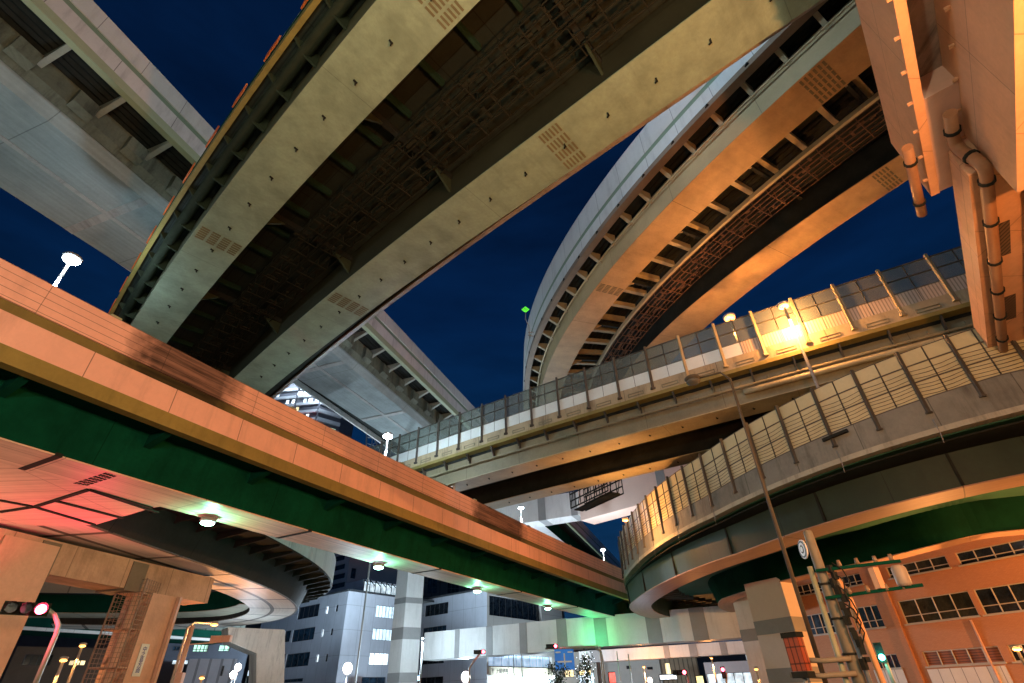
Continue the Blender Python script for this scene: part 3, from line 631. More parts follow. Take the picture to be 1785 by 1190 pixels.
banded_prism('pier_column', 'tall white square pier column with grey bands in front of the white office', rg, 0, 30, [(zb(1190) + .0, zb(1172)), (zb(1114), zb(1093)), (zb(1051), zb(1041))])
# second cross beam behind, lit orange
t = thing('pier_beam', 'lower second cross beam behind, glowing orange and yellow over the shops', 'pier', (0, 90, 6))
a, b = at(1010, 1150, 92), at(1345, 1150, 86); z0, z1 = zat(1150, 1148, at(1150, 1148, 89.5)), zat(1150, 1127, at(1150, 1127, 89.5))
cap_beam(t, a, b, 2.2, z0, z1, bandpx(a, b, [(1030, 1046), (1158, 1168), (1203, 1216), (1256, 1268)], 6))
# I: high pier head under the grey viaduct
t = thing('bridge_pier', 'high white pier head with grey bands under the far viaduct girders', 'pier', (8, 90, 25))
a, b = at(835, 920, 98), at(1230, 800, 58); zz0 = zat(930, 905, at(930, 905, 86)); 
zz0, zz1 = 22.6, 26.6
cap_beam(t, at(800, 940, 84), at(1010, 880, 76), 3.2, zat(960, 906, at(960, 906, 78)), zat(960, 866, at(960, 866, 78)), bandpx(at(800, 940, 84), at(1010, 880, 76), [(940, 953), (998, 1009)], 22))
cap_beam(t, at(1010, 880, 76.02), at(1235, 800, 66), 3.2, zat(1100, 884, at(1100, 884, 71.5)), zat(1100, 822, at(1100, 822, 71.5)), bandpx(at(1010, 880, 76), at(1235, 800, 66), [(1151, 1167)], 22), mat('orange_lit_pier_paint', (.62, .46, .38), .5, .08, .3))  # pinkish tint puts the orange lamp's light into this half's paint
for S, u0 in ((0, -4.4), (0, -9.4)): pass
# J: tan portal pier at the left
jt = 8.45; ja, jb = P(-30, 912, jt), P(374, 1008, jt)
jd = (jb - ja)[:2]; jd /= np.linalg.norm(jd); jn = np.array([jd[1], -jd[0]])
JP = thing('portal_pier', 'stained tan concrete portal frame under the curling ramp at the left edge', 'pier', (ja[0], ja[1], 0))
mb = MB(); A_, B_ = ja[:2], jb[:2]
r = [A_, B_, B_ - jn * 1.9, A_ - jn * 1.9]; mb.hexa([(p[0], p[1], 7.0) for p in r], [(p[0], p[1], jt) for p in r])
mb.build('cross_head', TAN, JP)
def jcol(px0, px1, name, m, depth=1.9, grooves=True):
    t0, t1 = on_line(A_, jd, px0, 6.0), on_line(A_, jd, px1, 6.0); p, q = A_ + jd * t0 + jn * .12, A_ + jd * t1 + jn * .12
    r = [p, q, q - jn * depth, p - jn * depth]; mb = MB(); mb.hexa([(k[0], k[1], 0) for k in r], [(k[0], k[1], 7.0 if px0 > 100 else 8.2) for k in r]); o = mb.build(name, m, JP)
    return p, q
SALC = mat('salmon_column_paint', (.68, .42, .33), .55, .14, .5, streak=.08, bump=.15, stain=.25)
cp, cq = jcol(252, 305, 'column', SALC); jcol(-40, 62, 'column', SALC)
BGB = mat('brown_grey_band', (.20, .16, .13), .7, .15)
for t0, t1 in ((on_line(A_, jd, 222, 7.5), on_line(A_, jd, 250, 7.5)), (on_line(A_, jd, 60, 7.5), on_line(A_, jd, 95, 7.5))):
    for k in (A_ + jd * t0, ):
        mb = MB(); p, q = A_ + jd * t0 + jn * .06, A_ + jd * t1 + jn * .06; r = [p, q, q - jn * 2.0, p - jn * 2.0]; mb.hexa([(k[0], k[1], 6.9) for k in r], [(k[0], k[1], jt - .1) for k in r]); mb.build('grey_band', BGB, JP)
mb = MB()
p = cq - jd * .35 + jn * .14; mb.bar((p[0], p[1], .2), (p[0], p[1], 7.0), .16, .2); mb.build('drain_pipe', SALC, JP)
# plate on the column
pm = cp + (cq - cp) * .28; 
def plate(name, c, right, up, wd, hg, m, parent=None, th=.04):
    c, right, up = (np.array(x, float) for x in (c, right, up)); n = np.cross(right, up); mb = MB()
    k = [(-1, -1), (1, -1), (1, 1), (-1, 1)]
    mb.hexa([c + right * x * wd / 2 + up * y * hg / 2 for x, y in k], [c + n * th + right * x * wd / 2 + up * y * hg / 2 for x, y in k]); return mb.build(name, m, parent)
def text(name, body, c, right, size, m, parent, vertical=False, up=(0, 0, 1)):
    cu = bpy.data.curves.new(name, 'FONT'); cu.body = '\n'.join(body) if vertical else body; cu.size = size; cu.align_x = 'CENTER'; cu.align_y = 'CENTER'; cu.extrude = .004
    if vertical: cu.space_line = .9
    cu.materials.append(m); o = bpy.data.objects.new(name, cu); C.objects.link(o); bpy.context.view_layer.update(); me = bpy.data.meshes.new_from_object(o.evaluated_get(bpy.context.evaluated_depsgraph_get())); bpy.data.objects.remove(o); o = bpy.data.objects.new(name, me); C.objects.link(o); r = Vector(right).normalized(); u = Vector(up); n = r.cross(u)
    M = Matrix((r, u, n)).transposed().to_4x4(); off = WL[parent] if parent is not None else np.zeros(3)
    M.translation = Vector(c) - Vector(off); o.parent = parent; o.matrix_local = M; WL[o] = off; return o
SIGNW = mat('white_sign_plate', (.78, .80, .82), .4, .04); INKB = mat('blue_ink', (.03, .10, .45), .5, .05); INKD = mat('dark_ink', (.03, .03, .03), .5, .05)
r3 = np.array([jd[0], jd[1], 0]); pq = np.array([pm[0], pm[1], zat(213, 1150, pm)]); pq = pq + np.array([jn[0], jn[1], 0]) * .03
SGN = thing('column_sign', 'upright white plate with blue characters on the salmon column', 'sign', pq)
plate('plate', pq, r3, (0, 0, 1), .50, 1.5, SIGNW, SGN); text('lettering', '中之島方面', pq + np.array([jn[0], jn[1], 0]) * .06, r3, .27, INKB, SGN, True)
# caged ladder beside the column
LT = thing('caged_stair', 'mesh caged stair shaft climbing beside the salmon column', 'stair', (cp[0] - 1, cp[1], 0))
lc = at(225, 1080, math.hypot(cp[0], cp[1]) + .3)[:2]; mb = MB(); ms = MB()
MESHM = mat('pink_brown_mesh', (.34, .24, .19), .6, .2, 2.0)
hx = .75
for sx_, sy_ in ((-hx, -hx), (hx, -hx), (hx, hx), (-hx, hx)): mb.bar((lc[0] + sx_, lc[1] + sy_, 0), (lc[0] + sx_, lc[1] + sy_, 7.6), .07)
for z in np.arange(.3, 7.6, .22):
    for a, b in (((-hx, -hx), (hx, -hx)), ((hx, -hx), (hx, hx)), ((-hx, -hx), (-hx, hx))): mb.bar((lc[0] + a[0], lc[1] + a[1], z), (lc[0] + b[0], lc[1] + b[1], z), .018)
for k in np.linspace(-hx, hx, 8)[1:-1]:
    mb.bar((lc[0] + k, lc[1] - hx, 0), (lc[0] + k, lc[1] - hx, 7.6), .02); mb.bar((lc[0] + hx, lc[1] + k, 0), (lc[0] + hx, lc[1] + k, 7.6), .02)
mb.build('cage', MESHM, LT)
for i in range(4): ms.box((lc[0], lc[1], 1.6 + 1.75 * i), 1.4, 1.4, .08); ms.bar((lc[0] - .6, lc[1] + .2, .1 + 1.75 * i), (lc[0] + .6, lc[1] + .2, 1.6 + 1.75 * i), .5, .1)
ms.build('landing', SALC, LT)
ms = MB(); ms.tube([(lc[0] + .1, lc[1] - .2, 0), (lc[0] + .1, lc[1] - .2, 7.7)], .26, 10); ms.build('downpipe', SALC, LT)
# K: white bracket pier
kd = 66.0
KP = thing('pier', 'pale hammerhead pier with a short arm left of the white office', 'pier', (at(470, 1180, kd)[0], at(470, 1180, kd)[1], 0))
ka, kb = at(398, 1120, kd + 1), at(498, 1110, kd + 2.5); kx = (kb - ka)[:2]; kx /= np.linalg.norm(kx); kn = np.array([kx[1], -kx[0]])
kz1 = zat(450, 1095, at(450, 1095, kd + 1.5)); kz0 = zat(400, 1118, at(400, 1118, kd + 1))
def kp(px, z): q = ka[:2] + kx * on_line(ka[:2], kx, px, z); return (q[0], q[1], z)
mb = MB(); front = [kp(398, kz0), kp(447, kz0 - 1.0), kp(447, kz0 - 4), (kp(440, 0)[0], kp(440, 0)[1], 0), (kp(494, 0)[0], kp(494, 0)[1], 0), kp(496, kz0), kp(496, kz1), kp(398, kz1)]
mb.hexa(front, [(p[0] - kn[0] * 2.6, p[1] - kn[1] * 2.6, p[2]) for p in front]); mb.build('hammerhead', mat('streaked_pale_pier', (.50, .49, .44), .7, .12, .4, streak=.35), KP)
# right hand pier beside the brick building
rr = [at(1318, 1100, 47.5)[:2], at(1386, 1100, 45.5)[:2], at(1412, 1100, 47.0)[:2], at(1340, 1100, 50)[:2]]
zr = lambda y: zat(1380, y, at(1380, y, 46))
banded_prism('pier_column', 'cream pier column with a grey band beside the brick building', rr, 0, 8.4, [(zr(1190), zr(1163)), (zr(1101), zr(1075))], mw=mat('cream_pier_paint', (.58, .50, .42), .5, .08, .3))
rr = [at(1290, 1100, 55)[:2], at(1322, 1100, 54)[:2], at(1336, 1100, 56.5)[:2], at(1300, 1100, 57.5)[:2]]
banded_prism('pier_column', 'narrow grey pier column at the right end of the white cross beam', rr, 0, 9.2, [(5.0, 5.9)])

# ------------------------------------------------------------------ steel pier head overhead at the right edge
SP = thing('steel_pier', 'cream steel pier head with drain pipes looming at the top right corner', 'pier', (20, 12, 0))
v1 = ray(1790, 1190); v1 = np.array([v1[0], v1[1]]); v1 /= np.linalg.norm(v1); v3 = np.array([v1[0], v1[1], 0]); nr = np.array([v1[1], -v1[0], 0.0])
z_s = 15.0
o_ = P(1557, 0, z_s)                                    # left bottom edge, passes overhead
def sloc(px, py, z): q = P(px, py, z) - o_; return q[0] * v1[0] + q[1] * v1[1], q[0] * nr[0] + q[1] * nr[1]
def SPT(s, u, z): return np.array([o_[0] + v1[0] * s + nr[0] * u, o_[1] + v1[1] * s + nr[1] * u, z])
def spbox(name, s0, s1, u0, u1, z0, z1, m, parent=SP):
    mb = MB(); r = [SPT(s0, u0, z0), SPT(s1, u0, z0), SPT(s1, u1, z0), SPT(s0, u1, z0)]; mb.hexa(r, [p + np.array([0, 0, z1 - z0]) for p in r]); return mb.build(name, m, parent)
sEnd = sloc(1640, 335, z_s)[0]; uF = sloc(1585, 30, z_s)[1]; uW = sloc(1662, 50, z_s)[1]; sR = sloc(1640, 160, z_s)[0]
sA, uA = sloc(1652, 264, z_s); sB, uB = sloc(1686, 235, z_s); pA = P(1652, 264, z_s); zl = zat(1692, 305, pA)
rw_ = ray(1768, 60); tw_ = (uW - ((np.array([0, 0, EYE]) - o_) @ nr)) / (rw_ @ nr); zwall = EYE + rw_[2] * tw_
PINKS = mat('pink_steel', (.66, .46, .38), .5, .08, streak=.1)
zT = z_s + 3.0
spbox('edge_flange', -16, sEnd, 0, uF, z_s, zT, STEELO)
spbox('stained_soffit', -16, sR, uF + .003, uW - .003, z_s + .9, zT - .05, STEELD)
spbox('end_block', sR + .003, sEnd - .004, uF + .003, uW - .003, z_s + .05, zT - .03, PINKS)
spbox('side_wall', -16, sB, uW, uW + .25, zwall, zT + .02, STEELO)
mb = MB(); r = [SPT(sA, uA, zl + .004), SPT(sA + 30, uA, zl + .004), SPT(sA + 30, uW + 7, zl + .004), SPT(sB + .004, uW + 7, zl + .004), SPT(sB + .004, uW + .24, zl + .004)]; mb.hexa(r, [np.array([p[0], p[1], z_s - .003]) for p in r]); mb.build('deep_arm', STEELO, SP)
LAT = mat('lattice_soffit', (.26, .20, .16), .6, .2, .8, su=.8, sv=.8, sw=.10, sdark=.3)
spbox('lattice_soffit', -16, sB, uW + .253, uW + 6, zwall + .1, zT, LAT)
VENT = mat('dark_vent', (.12, .08, .055), .6, .2, .8, su=.14, sw=.06, sdark=.3)
for s0_, u_a, u_b in ((sA + 3.0, uA + .25, uA + .9), (sA + 3.4, uA + 1.5, uA + 2.3), (sA + 8.0, uA + .3, uA + 1.0)):
    spbox('vent_grille', s0_, s0_ + 2.0, u_a, u_b, zl - .012, zl + .003, VENT)
mb = MB(); d_ = SPT(sB, uW, 0) - SPT(sA, uA, 0); d_ /= np.linalg.norm(d_); k_ = SPT(sA, uA, zl) + d_ * 1.1 - v3 * .02; mb.bar(k_ + np.array([0, 0, .5]), k_ + np.array([0, 0, 1.6]), .7, .03, up=v3); mb.build('vent_panel', VENT, SP)
for i in range(9):
    mb = MB(); s = sB - 8 + i * 1.15; a = SPT(s, uW - .02, z_s + .05); mb.bar(a - nr * .10, a + nr * .06, .08); mb.build('lifting_lug', STEELO, SP)
    mb = MB(); a = SPT(s, -.02, z_s + .06); mb.bar(a - nr * .10, a + nr * .06, .07); mb.build('lifting_lug', STEELO, SP)
PIPEB = mat('brown_orange_pipe', (.40, .22, .12), .5, .15, .8, stain=.3)
def duct(pts_, rad, name='drain_pipe', m=PIPEB):
    P_ = [np.array(p, float) for p in pts_]; out = []
    for i in range(len(P_)):
        if 0 < i < len(P_) - 1:
            a, b, c = P_[i - 1], P_[i], P_[i + 1]; l1 = min(.4, np.linalg.norm(a - b) / 2.2); l2 = min(.4, np.linalg.norm(c - b) / 2.2)
            p0 = b + (a - b) / np.linalg.norm(a - b) * l1; p1 = b + (c - b) / np.linalg.norm(c - b) * l2
            for k in range(6): t_ = k / 5; out.append((1 - t_) ** 2 * p0 + 2 * t_ * (1 - t_) * b + t_ * t_ * p1)
        else: out.append(P_[i])
    mb = MB(); mb.tube(out, rad, 10); o = mb.build(name, m, SP)
    for a, b in zip(P_, P_[1:]):
        L_ = np.linalg.norm(b - a); d = (b - a) / L_
        for k in np.arange(.7, min(L_ - .4, 16), 2.1): mc = MB(); mc.tube([a + d * (k - .05), a + d * (k + .05)], rad * 1.25, 10); mc.build('pipe_clamp', DARK, o)
def FT(u_, z, off=.28):                                  # a point just off the stepped face
    f = (u_ - uA) / (uW - uA); q = SPT(sA + (sB - sA) * f, u_, z); return q - v3 * off
uq = uA + .45
duct([SPT(sA + 2.6, -.32, z_s + .1), SPT(sA - .9, -.32, z_s + .1), ], .15)
duct([FT(uA + .1, z_s - .22) - v3 * 1.4, FT(uA + .1, z_s - .22), FT(uA + .30, zl - .24), SPT(sA + 4, uA + .35, zl - .24), SPT(sA + 28, uA + .55, zl - .24)], .17)
duct([FT(uA + 1.3, zl + .8), FT(uA + 1.3, zl - .2), SPT(sA + 6, uA + 1.35, zl - .2), SPT(sA + 28, uA + 1.4, zl - .2)], .10)

# ------------------------------------------------------------------ lamps
LAMPM = mat('lamp_housing', (.30, .31, .31), .45, .1)
def street_lamp(head, base_z, label, kind, watts, group=None, base=None, r_head=.32, arm=None, lens=None, dark=False, ppos=None):
    head = np.array(head, float); b = np.array(base, float) if base is not None else np.array([head[0], head[1], base_z])
    t = thing('street_lamp', label, 'street lamp', b, group)
    m = MB(); top = np.array([b[0], b[1], head[2] + .05])
    kk = .62 if dark else 1.0
    if arm is None: m.tube([b, top], [.10, .07], 8)
    else: m.tube([b, top - np.array([0, 0, .3]), top + (head - top) * .2 + np.array([0, 0, .05]), head + np.array([0, 0, .05])], [.11 * kk, .08 * kk, .06 * kk, .05 * kk], 8)
    m.build('pole', GSTEEL if not dark else POSTM, t)
    m = MB(); m.ball(head + np.array([0, 0, .10]), r_head, .38, 12, 6); m.build('lamp_head', LAMPM if not dark else POSTM, t)
    lm = {'sod': SODIUM, 'led': LEDW, 'off': TINT}[kind]
    m = MB(); m.ball(head - np.array([0, 0, .03]), r_head * .86, .42, 12, 6); m.build('lens', lm, t)
    if kind != 'off': lamp_light(head - np.array([0, 0, r_head * 2.2 + .2]), C_SOD if kind == 'sod' else C_LED, watts, .12)
    return t
G1 = 'lamps on the elevated roads'
# white lamps on the salmon viaduct
street_lamp(P(125, 452, 19.5), 10.4, 'bright white lamp above the salmon viaduct at the far left', 'led', 2800, G1, r_head=.42)
l2 = at(676, 760, 35.5); street_lamp(l2, 10.4, 'white lamp rising behind the salmon viaduct below the grey box viaduct', 'led', 7000, G1, r_head=.40)
l3 = at(908, 885, 58); street_lamp(l3, 10.4, 'white lamp in front of the high pier head', 'led', 6000, G1, r_head=.36)
l4 = at(1051, 958, 72); street_lamp(l4, 10.4, 'small white lamp near the right end of the salmon viaduct', 'led', 9000, G1, r_head=.36)
for k_, (sx_, w_) in enumerate(((pb.su(P(800, 250, 20))[0], 5200), (pb.su(P(1150, 60, 20))[0], 4200))):  # unseen lamps added on this deck to brighten the curved viaduct's barrier
    q = pb.at(sx_, 8.6, 29.5); street_lamp(q, 22.5, ('added unseen white lamp on the broad twin girder deck over the street', 'added unseen white lamp on the broad twin girder deck overhead near the curved ramp')[k_], 'led', w_, G1, r_head=.3)
# orange lamps
sl = pg.su(P(1089, 960, 13))[0]; l5 = at(1090, 906, 37.5); street_lamp(l5, 9.95, 'orange lamp over the tip of the yellow panel barrier', 'sod', 7000, G1, r_head=.24)
s6 = pd.su(at(1290, 620, 29)); l6 = pd.at(s6[0], -1.2, zat(1277, 552, pd.at(s6[0], -1.2))); street_lamp(l6, 17.7, 'left one of two orange lamps above the see through barrier', 'sod', 4200, G1, r_head=.42)
s7 = pd.su(at(1366, 533, 26))[0]; k7 = pd.at(s7, 1.1); l7 = at(1366, 533, math.hypot(*k7[:2])); street_lamp(l7, 10.6, 'right one of two orange lamps, its pole rising before the see through barrier', 'sod', 6500, G1, r_head=.36)
# green tinted lamps under the salmon viaduct
for i, (x, y, lb) in enumerate(((362, 910, 'round greenish lamp hung under the salmon viaduct where the ramp leaves it'), (660, 988, 'greenish underdeck lamp above the white office corner'), (832, 1030, 'greenish underdeck lamp left of the long dark office window'), (955, 1060, 'rightmost greenish underdeck lamp near the white cross beam'))):
    p = P(x, y, 8.25); t = thing('underdeck_lamp', lb, 'lamp', p + np.array([0, 0, .2]), 'greenish lamps under the salmon viaduct')
    m = MB(); m.ball(p + np.array([0, 0, .08]), .34, .4, 12, 6); m.bar(p + np.array([-.3, 0, .1]), p + np.array([-.3, 0, .32]), .05); m.bar(p + np.array([.3, 0, .1]), p + np.array([.3, 0, .32]), .05); m.build('housing', LAMPM, t)
    m = MB(); m.ball(p - np.array([0, 0, .04]), .29, .35, 12, 6); m.build('lens', GREENL, t)
    lamp_light(p - np.array([0, 0, .35]), C_GRN, 260, .12)
# street level lamps
def ground_lamp(px, py, d, kind, label, watts, group, bx=None, r=.25):
    h = at(px, py, d); base = None; arm = None
    if bx: q = at(bx[0], bx[1], d); base = (q[0], q[1], 0); arm = True
    return street_lamp(h, 0, label, kind, watts, group, base, r, arm)
GS = 'street lamps at road level'
ground_lamp(374, 1088, 44, 'sod', 'orange lamp on an arm before the pale hammerhead pier', 900, GS, (327, 1095))
ground_lamp(111, 1150, 40, 'sod', 'lower of two orange lamps left of the caged stair', 600, GS, r=.2)
ground_lamp(144, 1125, 48, 'sod', 'upper of two orange lamps left of the caged stair', 700, GS, r=.22)
ground_lamp(352, 1181, 50, 'sod', 'orange lamp at the bottom edge below the hammerhead pier', 500, GS, r=.2)
ground_lamp(1240, 1147, 76, 'sod', 'small orange lamp under the white cross beam', 5000, GS, r=.18)
ground_lamp(1122, 1162, 84.5, 'sod', 'added orange lamp close under the second cross beam to light it', 7000, GS, r=.2)  # lamp added to turn the cross beam above it orange
ground_lamp(1318, 1166, 50, 'sod', 'orange lamp before the cream pier column', 500, GS, r=.18)
ground_lamp(1772, 1130, 42, 'sod', 'orange lamp before the brick building at the right edge', 13000, GS, r=.24)
ground_lamp(737, 1112, 68, 'led', 'slim white lamp on a tall pole before the cross beam', 9000, GS, r=.12)
# unseen lamps added beside and behind the viewpoint to light the decks and walls
C_NEU = (1.0, .86, .58)
def added_lamp(h, label, col, watts):
    t = street_lamp(h, 0, label, 'off', 0, GS); lamp_light((h[0], h[1], h[2] - .9), col, watts, .2); 
    for ch in t.children:
        if ch.name.startswith('lens'): ch.data.materials[0] = SODIUM
    return t
added_lamp((-6.5, -6.0, 8.2), 'added warm white lamp unseen behind the viewpoint at the left', C_NEU, 8000)
added_lamp((3.0, -6.0, 8.2), 'added warm white lamp unseen behind the viewpoint at the right', C_NEU, 6800)
added_lamp((9.5, 1.0, 7.0), 'added unseen orange lamp at the right beside the steel pier', (1.0, .33, .08), 14500)
added_lamp((40.0, 24.0, 6.5), 'added unseen orange lamp at the right to light the brick building', C_SOD, 45000)
added_lamp((-27.0, 15.0, 5.0), 'added unseen orange lamp at the left beyond the picture edge', (1.0, .52, .28), 7000)
added_lamp((-34.0, 8.0, 17.0), 'added unseen white lamp at the left beyond the picture edge', (.50, .92, 1.0), 1700)

# unlit lamp on a tall dark pole in front of the right hand ramp
q = P(1270, 652, 11.0); dd = math.hypot(q[0], q[1]); hd = at(1208, 664, dd * 1.0)
street_lamp(hd, 0, 'tall dark pole with an unlit lamp arm in front of the yellow panel ramp', 'off', 0, None, (q[0], q[1], 0), .30, True, dark=True)

# ------------------------------------------------------------------ buildings
def frame(o, d): d = np.array(d[:2], float); d /= np.linalg.norm(d); return np.array(o[:2], float), d, np.array([d[1], -d[0]])
def wall(mb, o, d, W, z0, z1, holes, depth=.25, n=None):
    """vertical wall with real openings; n = outward normal"""
    us = sorted({0.0, W, *[h[0] for h in holes], *[h[1] for h in holes]}); zs = sorted({z0, z1, *[h[2] for h in holes], *[h[3] for h in holes]})
    q = lambda u, z, k=0.0: (o[0] + d[0] * u + n[0] * k, o[1] + d[1] * u + n[1] * k, z)
    for a, b in zip(us, us[1:]):
        for e, f in zip(zs, zs[1:]):
            if any(h[0] - 1e-6 <= a and b <= h[1] + 1e-6 and h[2] - 1e-6 <= e and f <= h[3] + 1e-6 for h in holes): continue
            mb.face([q(a, e), q(b, e), q(b, f), q(a, f)], [(a, e), (b, e), (b, f), (a, f)])
    for h in holes:
        a, b, e, f = h[:4]
        for x, y in (((a, e), (b, e)), ((b, e), (b, f)), ((b, f), (a, f)), ((a, f), (a, e))): mb.face([q(*x), q(*y), q(*y, -depth), q(*x, -depth)])
def window(parent, o, d, n, h, mg, mf, depth=.2, nx=2, nz=1, fw=.07, sill=False):
    a, b, e, f = h[:4]; q = lambda u, z, k: np.array([o[0] + d[0] * u + n[0] * k, o[1] + d[1] * u + n[1] * k, z])
    mb = MB(); k = -depth + .06
    for u in np.linspace(a + fw / 2, b - fw / 2, nx + 1): mb.bar(q(u, e, k), q(u, f, k), fw, fw)
    for z in ([e + fw / 2, f - fw / 2] + ([e + (f - e) * .33] if nz > 1 else [])): mb.bar(q(a, z, k - .01), q(b, z, k - .01), fw * .9, fw * .9)
    if sill: mb.bar(q(a - .1, e - .05, .06), q(b + .1, e - .05, .06), .22, .1)
    w_ = mb.build('window', mf, parent)
    mb = MB(); mb.hexa([q(a, e, -depth), q(b, e, -depth), q(b, e, -depth - .03), q(a, e, -depth - .03)], [q(a, f, -depth), q(b, f, -depth), q(b, f, -depth - .03), q(a, f, -depth - .03)]); mb.build('pane', mg, w_)
GLD = mat('dark_glass', (.016, .022, .030), .10, .75, 1.4); GLB = mat('blue_dark_glass', (.020, .045, .075), .12, .75, 1.2); FRD = mat('dark_frame', (.04, .045, .05), .4, .1); FRL = mat('light_frame', (.42, .40, .34), .5, .1)
LITW = glow('lit_window_white', (.72, .90, 1.0), 1.1, True); LITB = glow('lit_window_bright', (.80, .93, 1.0), 2.2, True); LITY = glow('lit_window_yellow', (1.0, .82, .45), 1.4, True); LITG = glow('lit_window_green', (.55, .95, .72), .7, True)
BLW = mat('pale_office_panels', (.46, .50, .56), .7, .08, .3, su=3.3, sv=4.1, sw=.06, sdark=.55, streak=.08)
dB = 112.0
rL = ray(-1120, 1279)[:2]; rR = ray(1763, 1188)[:2]; rR = rR / np.linalg.norm(rR); rL = np.array([-rR[1], rR[0]])
def facade(parent, o, d, n, px_end, roof_py, holes_px, mwall, flip=False, z_ref=9.0, z0=0.0, ztop=None, depth=.3):
    W = abs(on_line(o, d, px_end, z_ref)); zt_ = ztop; hs = []
    for (x0, y0, x1, y1, mg, mf, nx, nz) in holes_px:
        zq_ = z_ref
        for _ in range(3):
            uq_ = on_line(o, d, (x0 + x1) / 2, zq_); zq_ = zat((x0 + x1) / 2, (y0 + y1) / 2, o + d * uq_)
        u0, u1 = on_line(o, d, x0, zq_), on_line(o, d, x1, zq_); u0, u1 = sorted((max(.1, min(u0, W - .1)), max(.1, min(u1, W - .1))))
        xm = (x0 + x1) / 2; um = (u0 + u1) / 2; pm_ = o + d * um; za, zb_ = zat(xm, y1, pm_), zat(xm, y0, pm_)
        hs.append((u0, u1, max(z0 + .1, za), min(zb_, zt_ - .1), mg, mf, nx, nz))
    mb = MB(); wall(mb, o, d, W, z0, zt_, hs, depth, n); mb.build('wall', mwall, parent)
    for h in hs: window(parent, o, d, n, h, h[4], h[5], depth - .05, h[6], h[7])
    return W
WB = thing('office_building', 'pale bluish office block with ribbon windows at bottom centre', 'building', (*at(608, 1100, dB)[:2], 0))
c0 = at(608, 1030, dB)[:2]; zr0 = zat(608, 1029, c0)
nL = np.array([-rL[1], rL[0]]); nL = nL if nL.dot(-c0) > 0 else -nL; nR = np.array([-rR[1], rR[0]]); nR = nR if nR.dot(-c0) > 0 else -nR
facade(WB, c0, rL, nL, 440, 1030, [(519, 1055, 556, 1077, GLD, FRD, 4, 1), (568, 1056, 572, 1070, LITB, FRD, 1, 1), (585, 1054, 589, 1066, GLD, FRD, 1, 1),
    (509, 1095, 548, 1117, GLB, FRD, 4, 1), (495, 1099, 506, 1119, GLB, FRD, 1, 1), (560, 1096, 564, 1110, LITB, FRD, 1, 1), (576, 1095, 580, 1107, GLD, FRD, 1, 1),
    (498, 1138, 539, 1162, GLB, FRD, 4, 1), (486, 1140, 496, 1162, GLB, FRD, 1, 1), (551, 1140, 555, 1154, LITB, FRD, 1, 1), (567, 1140, 571, 1153, GLD, FRD, 1, 1), (494, 1183, 528, 1189, GLB, FRD, 3, 1)], BLW, ztop=zr0)
facade(WB, c0, rR, nR, 720, 1030, [(656, 1056, 690, 1077, LITW, FRD, 6, 1), (650, 1096, 686, 1116, LITW, FRD, 6, 1), (644, 1138, 678, 1159, LITB, FRD, 4, 1), (630, 1180, 672, 1195, GLB, FRD, 3, 1)], BLW, ztop=zr0)
c1 = at(849, 1026, dB + 3)[:2]; zr1 = zat(849, 1026, c1)
facade(WB, c1, rL, nL, 690, 1030, [(741, 1052, 781, 1072, GLD, FRD, 5, 1), (737, 1092, 778, 1106, GLB, FRD, 5, 1), (734, 1150, 774, 1157, GLD, FRD, 4, 1), (728, 1180, 772, 1192, GLD, FRD, 3, 1)], BLW, ztop=zr1)
TANB = mat('pale_tan_office', (.46, .45, .42), .7, .08, .3, su=6.0, sv=4.1, sw=.06, sdark=.6)
facade(WB, c1, rR, nR, 985, 1030, [(853, 1044, 944, 1078, GLD, FRD, 9, 1), (852, 1142, 962, 1162, glow('shop_upper_glazing', (.55, .75, 1.0), .8, True), FRD, 9, 1), (852, 1178, 965, 1200, LITW, FRD, 10, 1)], TANB, ztop=zr1, depth=.8)
mb = MB(); W1, W2 = 60.0, 60.0
for o_b, zt_ in ((c0, zr0), (c1, zr1)):
    r = [o_b, o_b + rL * 45, o_b + rL * 45 + rR * 40, o_b + rR * 40]; r = [p - (nL + nR) * .05 for p in r]; mb.face([(p[0], p[1], zt_ - .02) for p in r])
mb.build('roof', CONC, WB)
mb = MB()
for o_b, zt_ in ((c0, zr0), (c1, zr1)):
    for dr, nn, L_ in ((rL, nL, 24), (rR, nR, 26)):
        a, b = o_b + nn * .12, o_b + dr * L_ + nn * .12; mb.bar((a[0], a[1], zt_ + .1), (b[0], b[1], zt_ + .1), .3, .35)
mb.build('parapet', FRD, WB)
# rooftop lit penthouse with ribbed sun screen
pp0 = c0 + rR * on_line(c0, rR, 652, zr0) - nR * 4; mb = MB()
pz0 = zr0; pz1 = zat(670, 1010, pp0)
pe_ = pp0 + rR * 9; r = [pp0, pe_, pe_ - nR * 6, pp0 - nR * 6]; mb.hexa([(p[0], p[1], pz0) for p in r], [(p[0], p[1], pz1) for p in r]); ph = mb.build('penthouse', BLW, WB)
mb = MB(); r = [pp0 + nR * .05 + rR * .3, pe_ + nR * .05 - rR * .3]; mb.hexa([(r[0][0], r[0][1], pz0 + .3), (r[1][0], r[1][1], pz0 + .3), (r[1][0] - nR[0] * .05, r[1][1] - nR[1] * .05, pz0 + .3), (r[0][0] - nR[0] * .05, r[0][1] - nR[1] * .05, pz0 + .3)], [(r[0][0], r[0][1], pz1 - .4), (r[1][0], r[1][1], pz1 - .4), (r[1][0] - nR[0] * .05, r[1][1] - nR[1] * .05, pz1 - .4), (r[0][0] - nR[0] * .05, r[0][1] - nR[1] * .05, pz1 - .4)]); mb.build('lit_glazing', LITW, ph)
mb = MB()
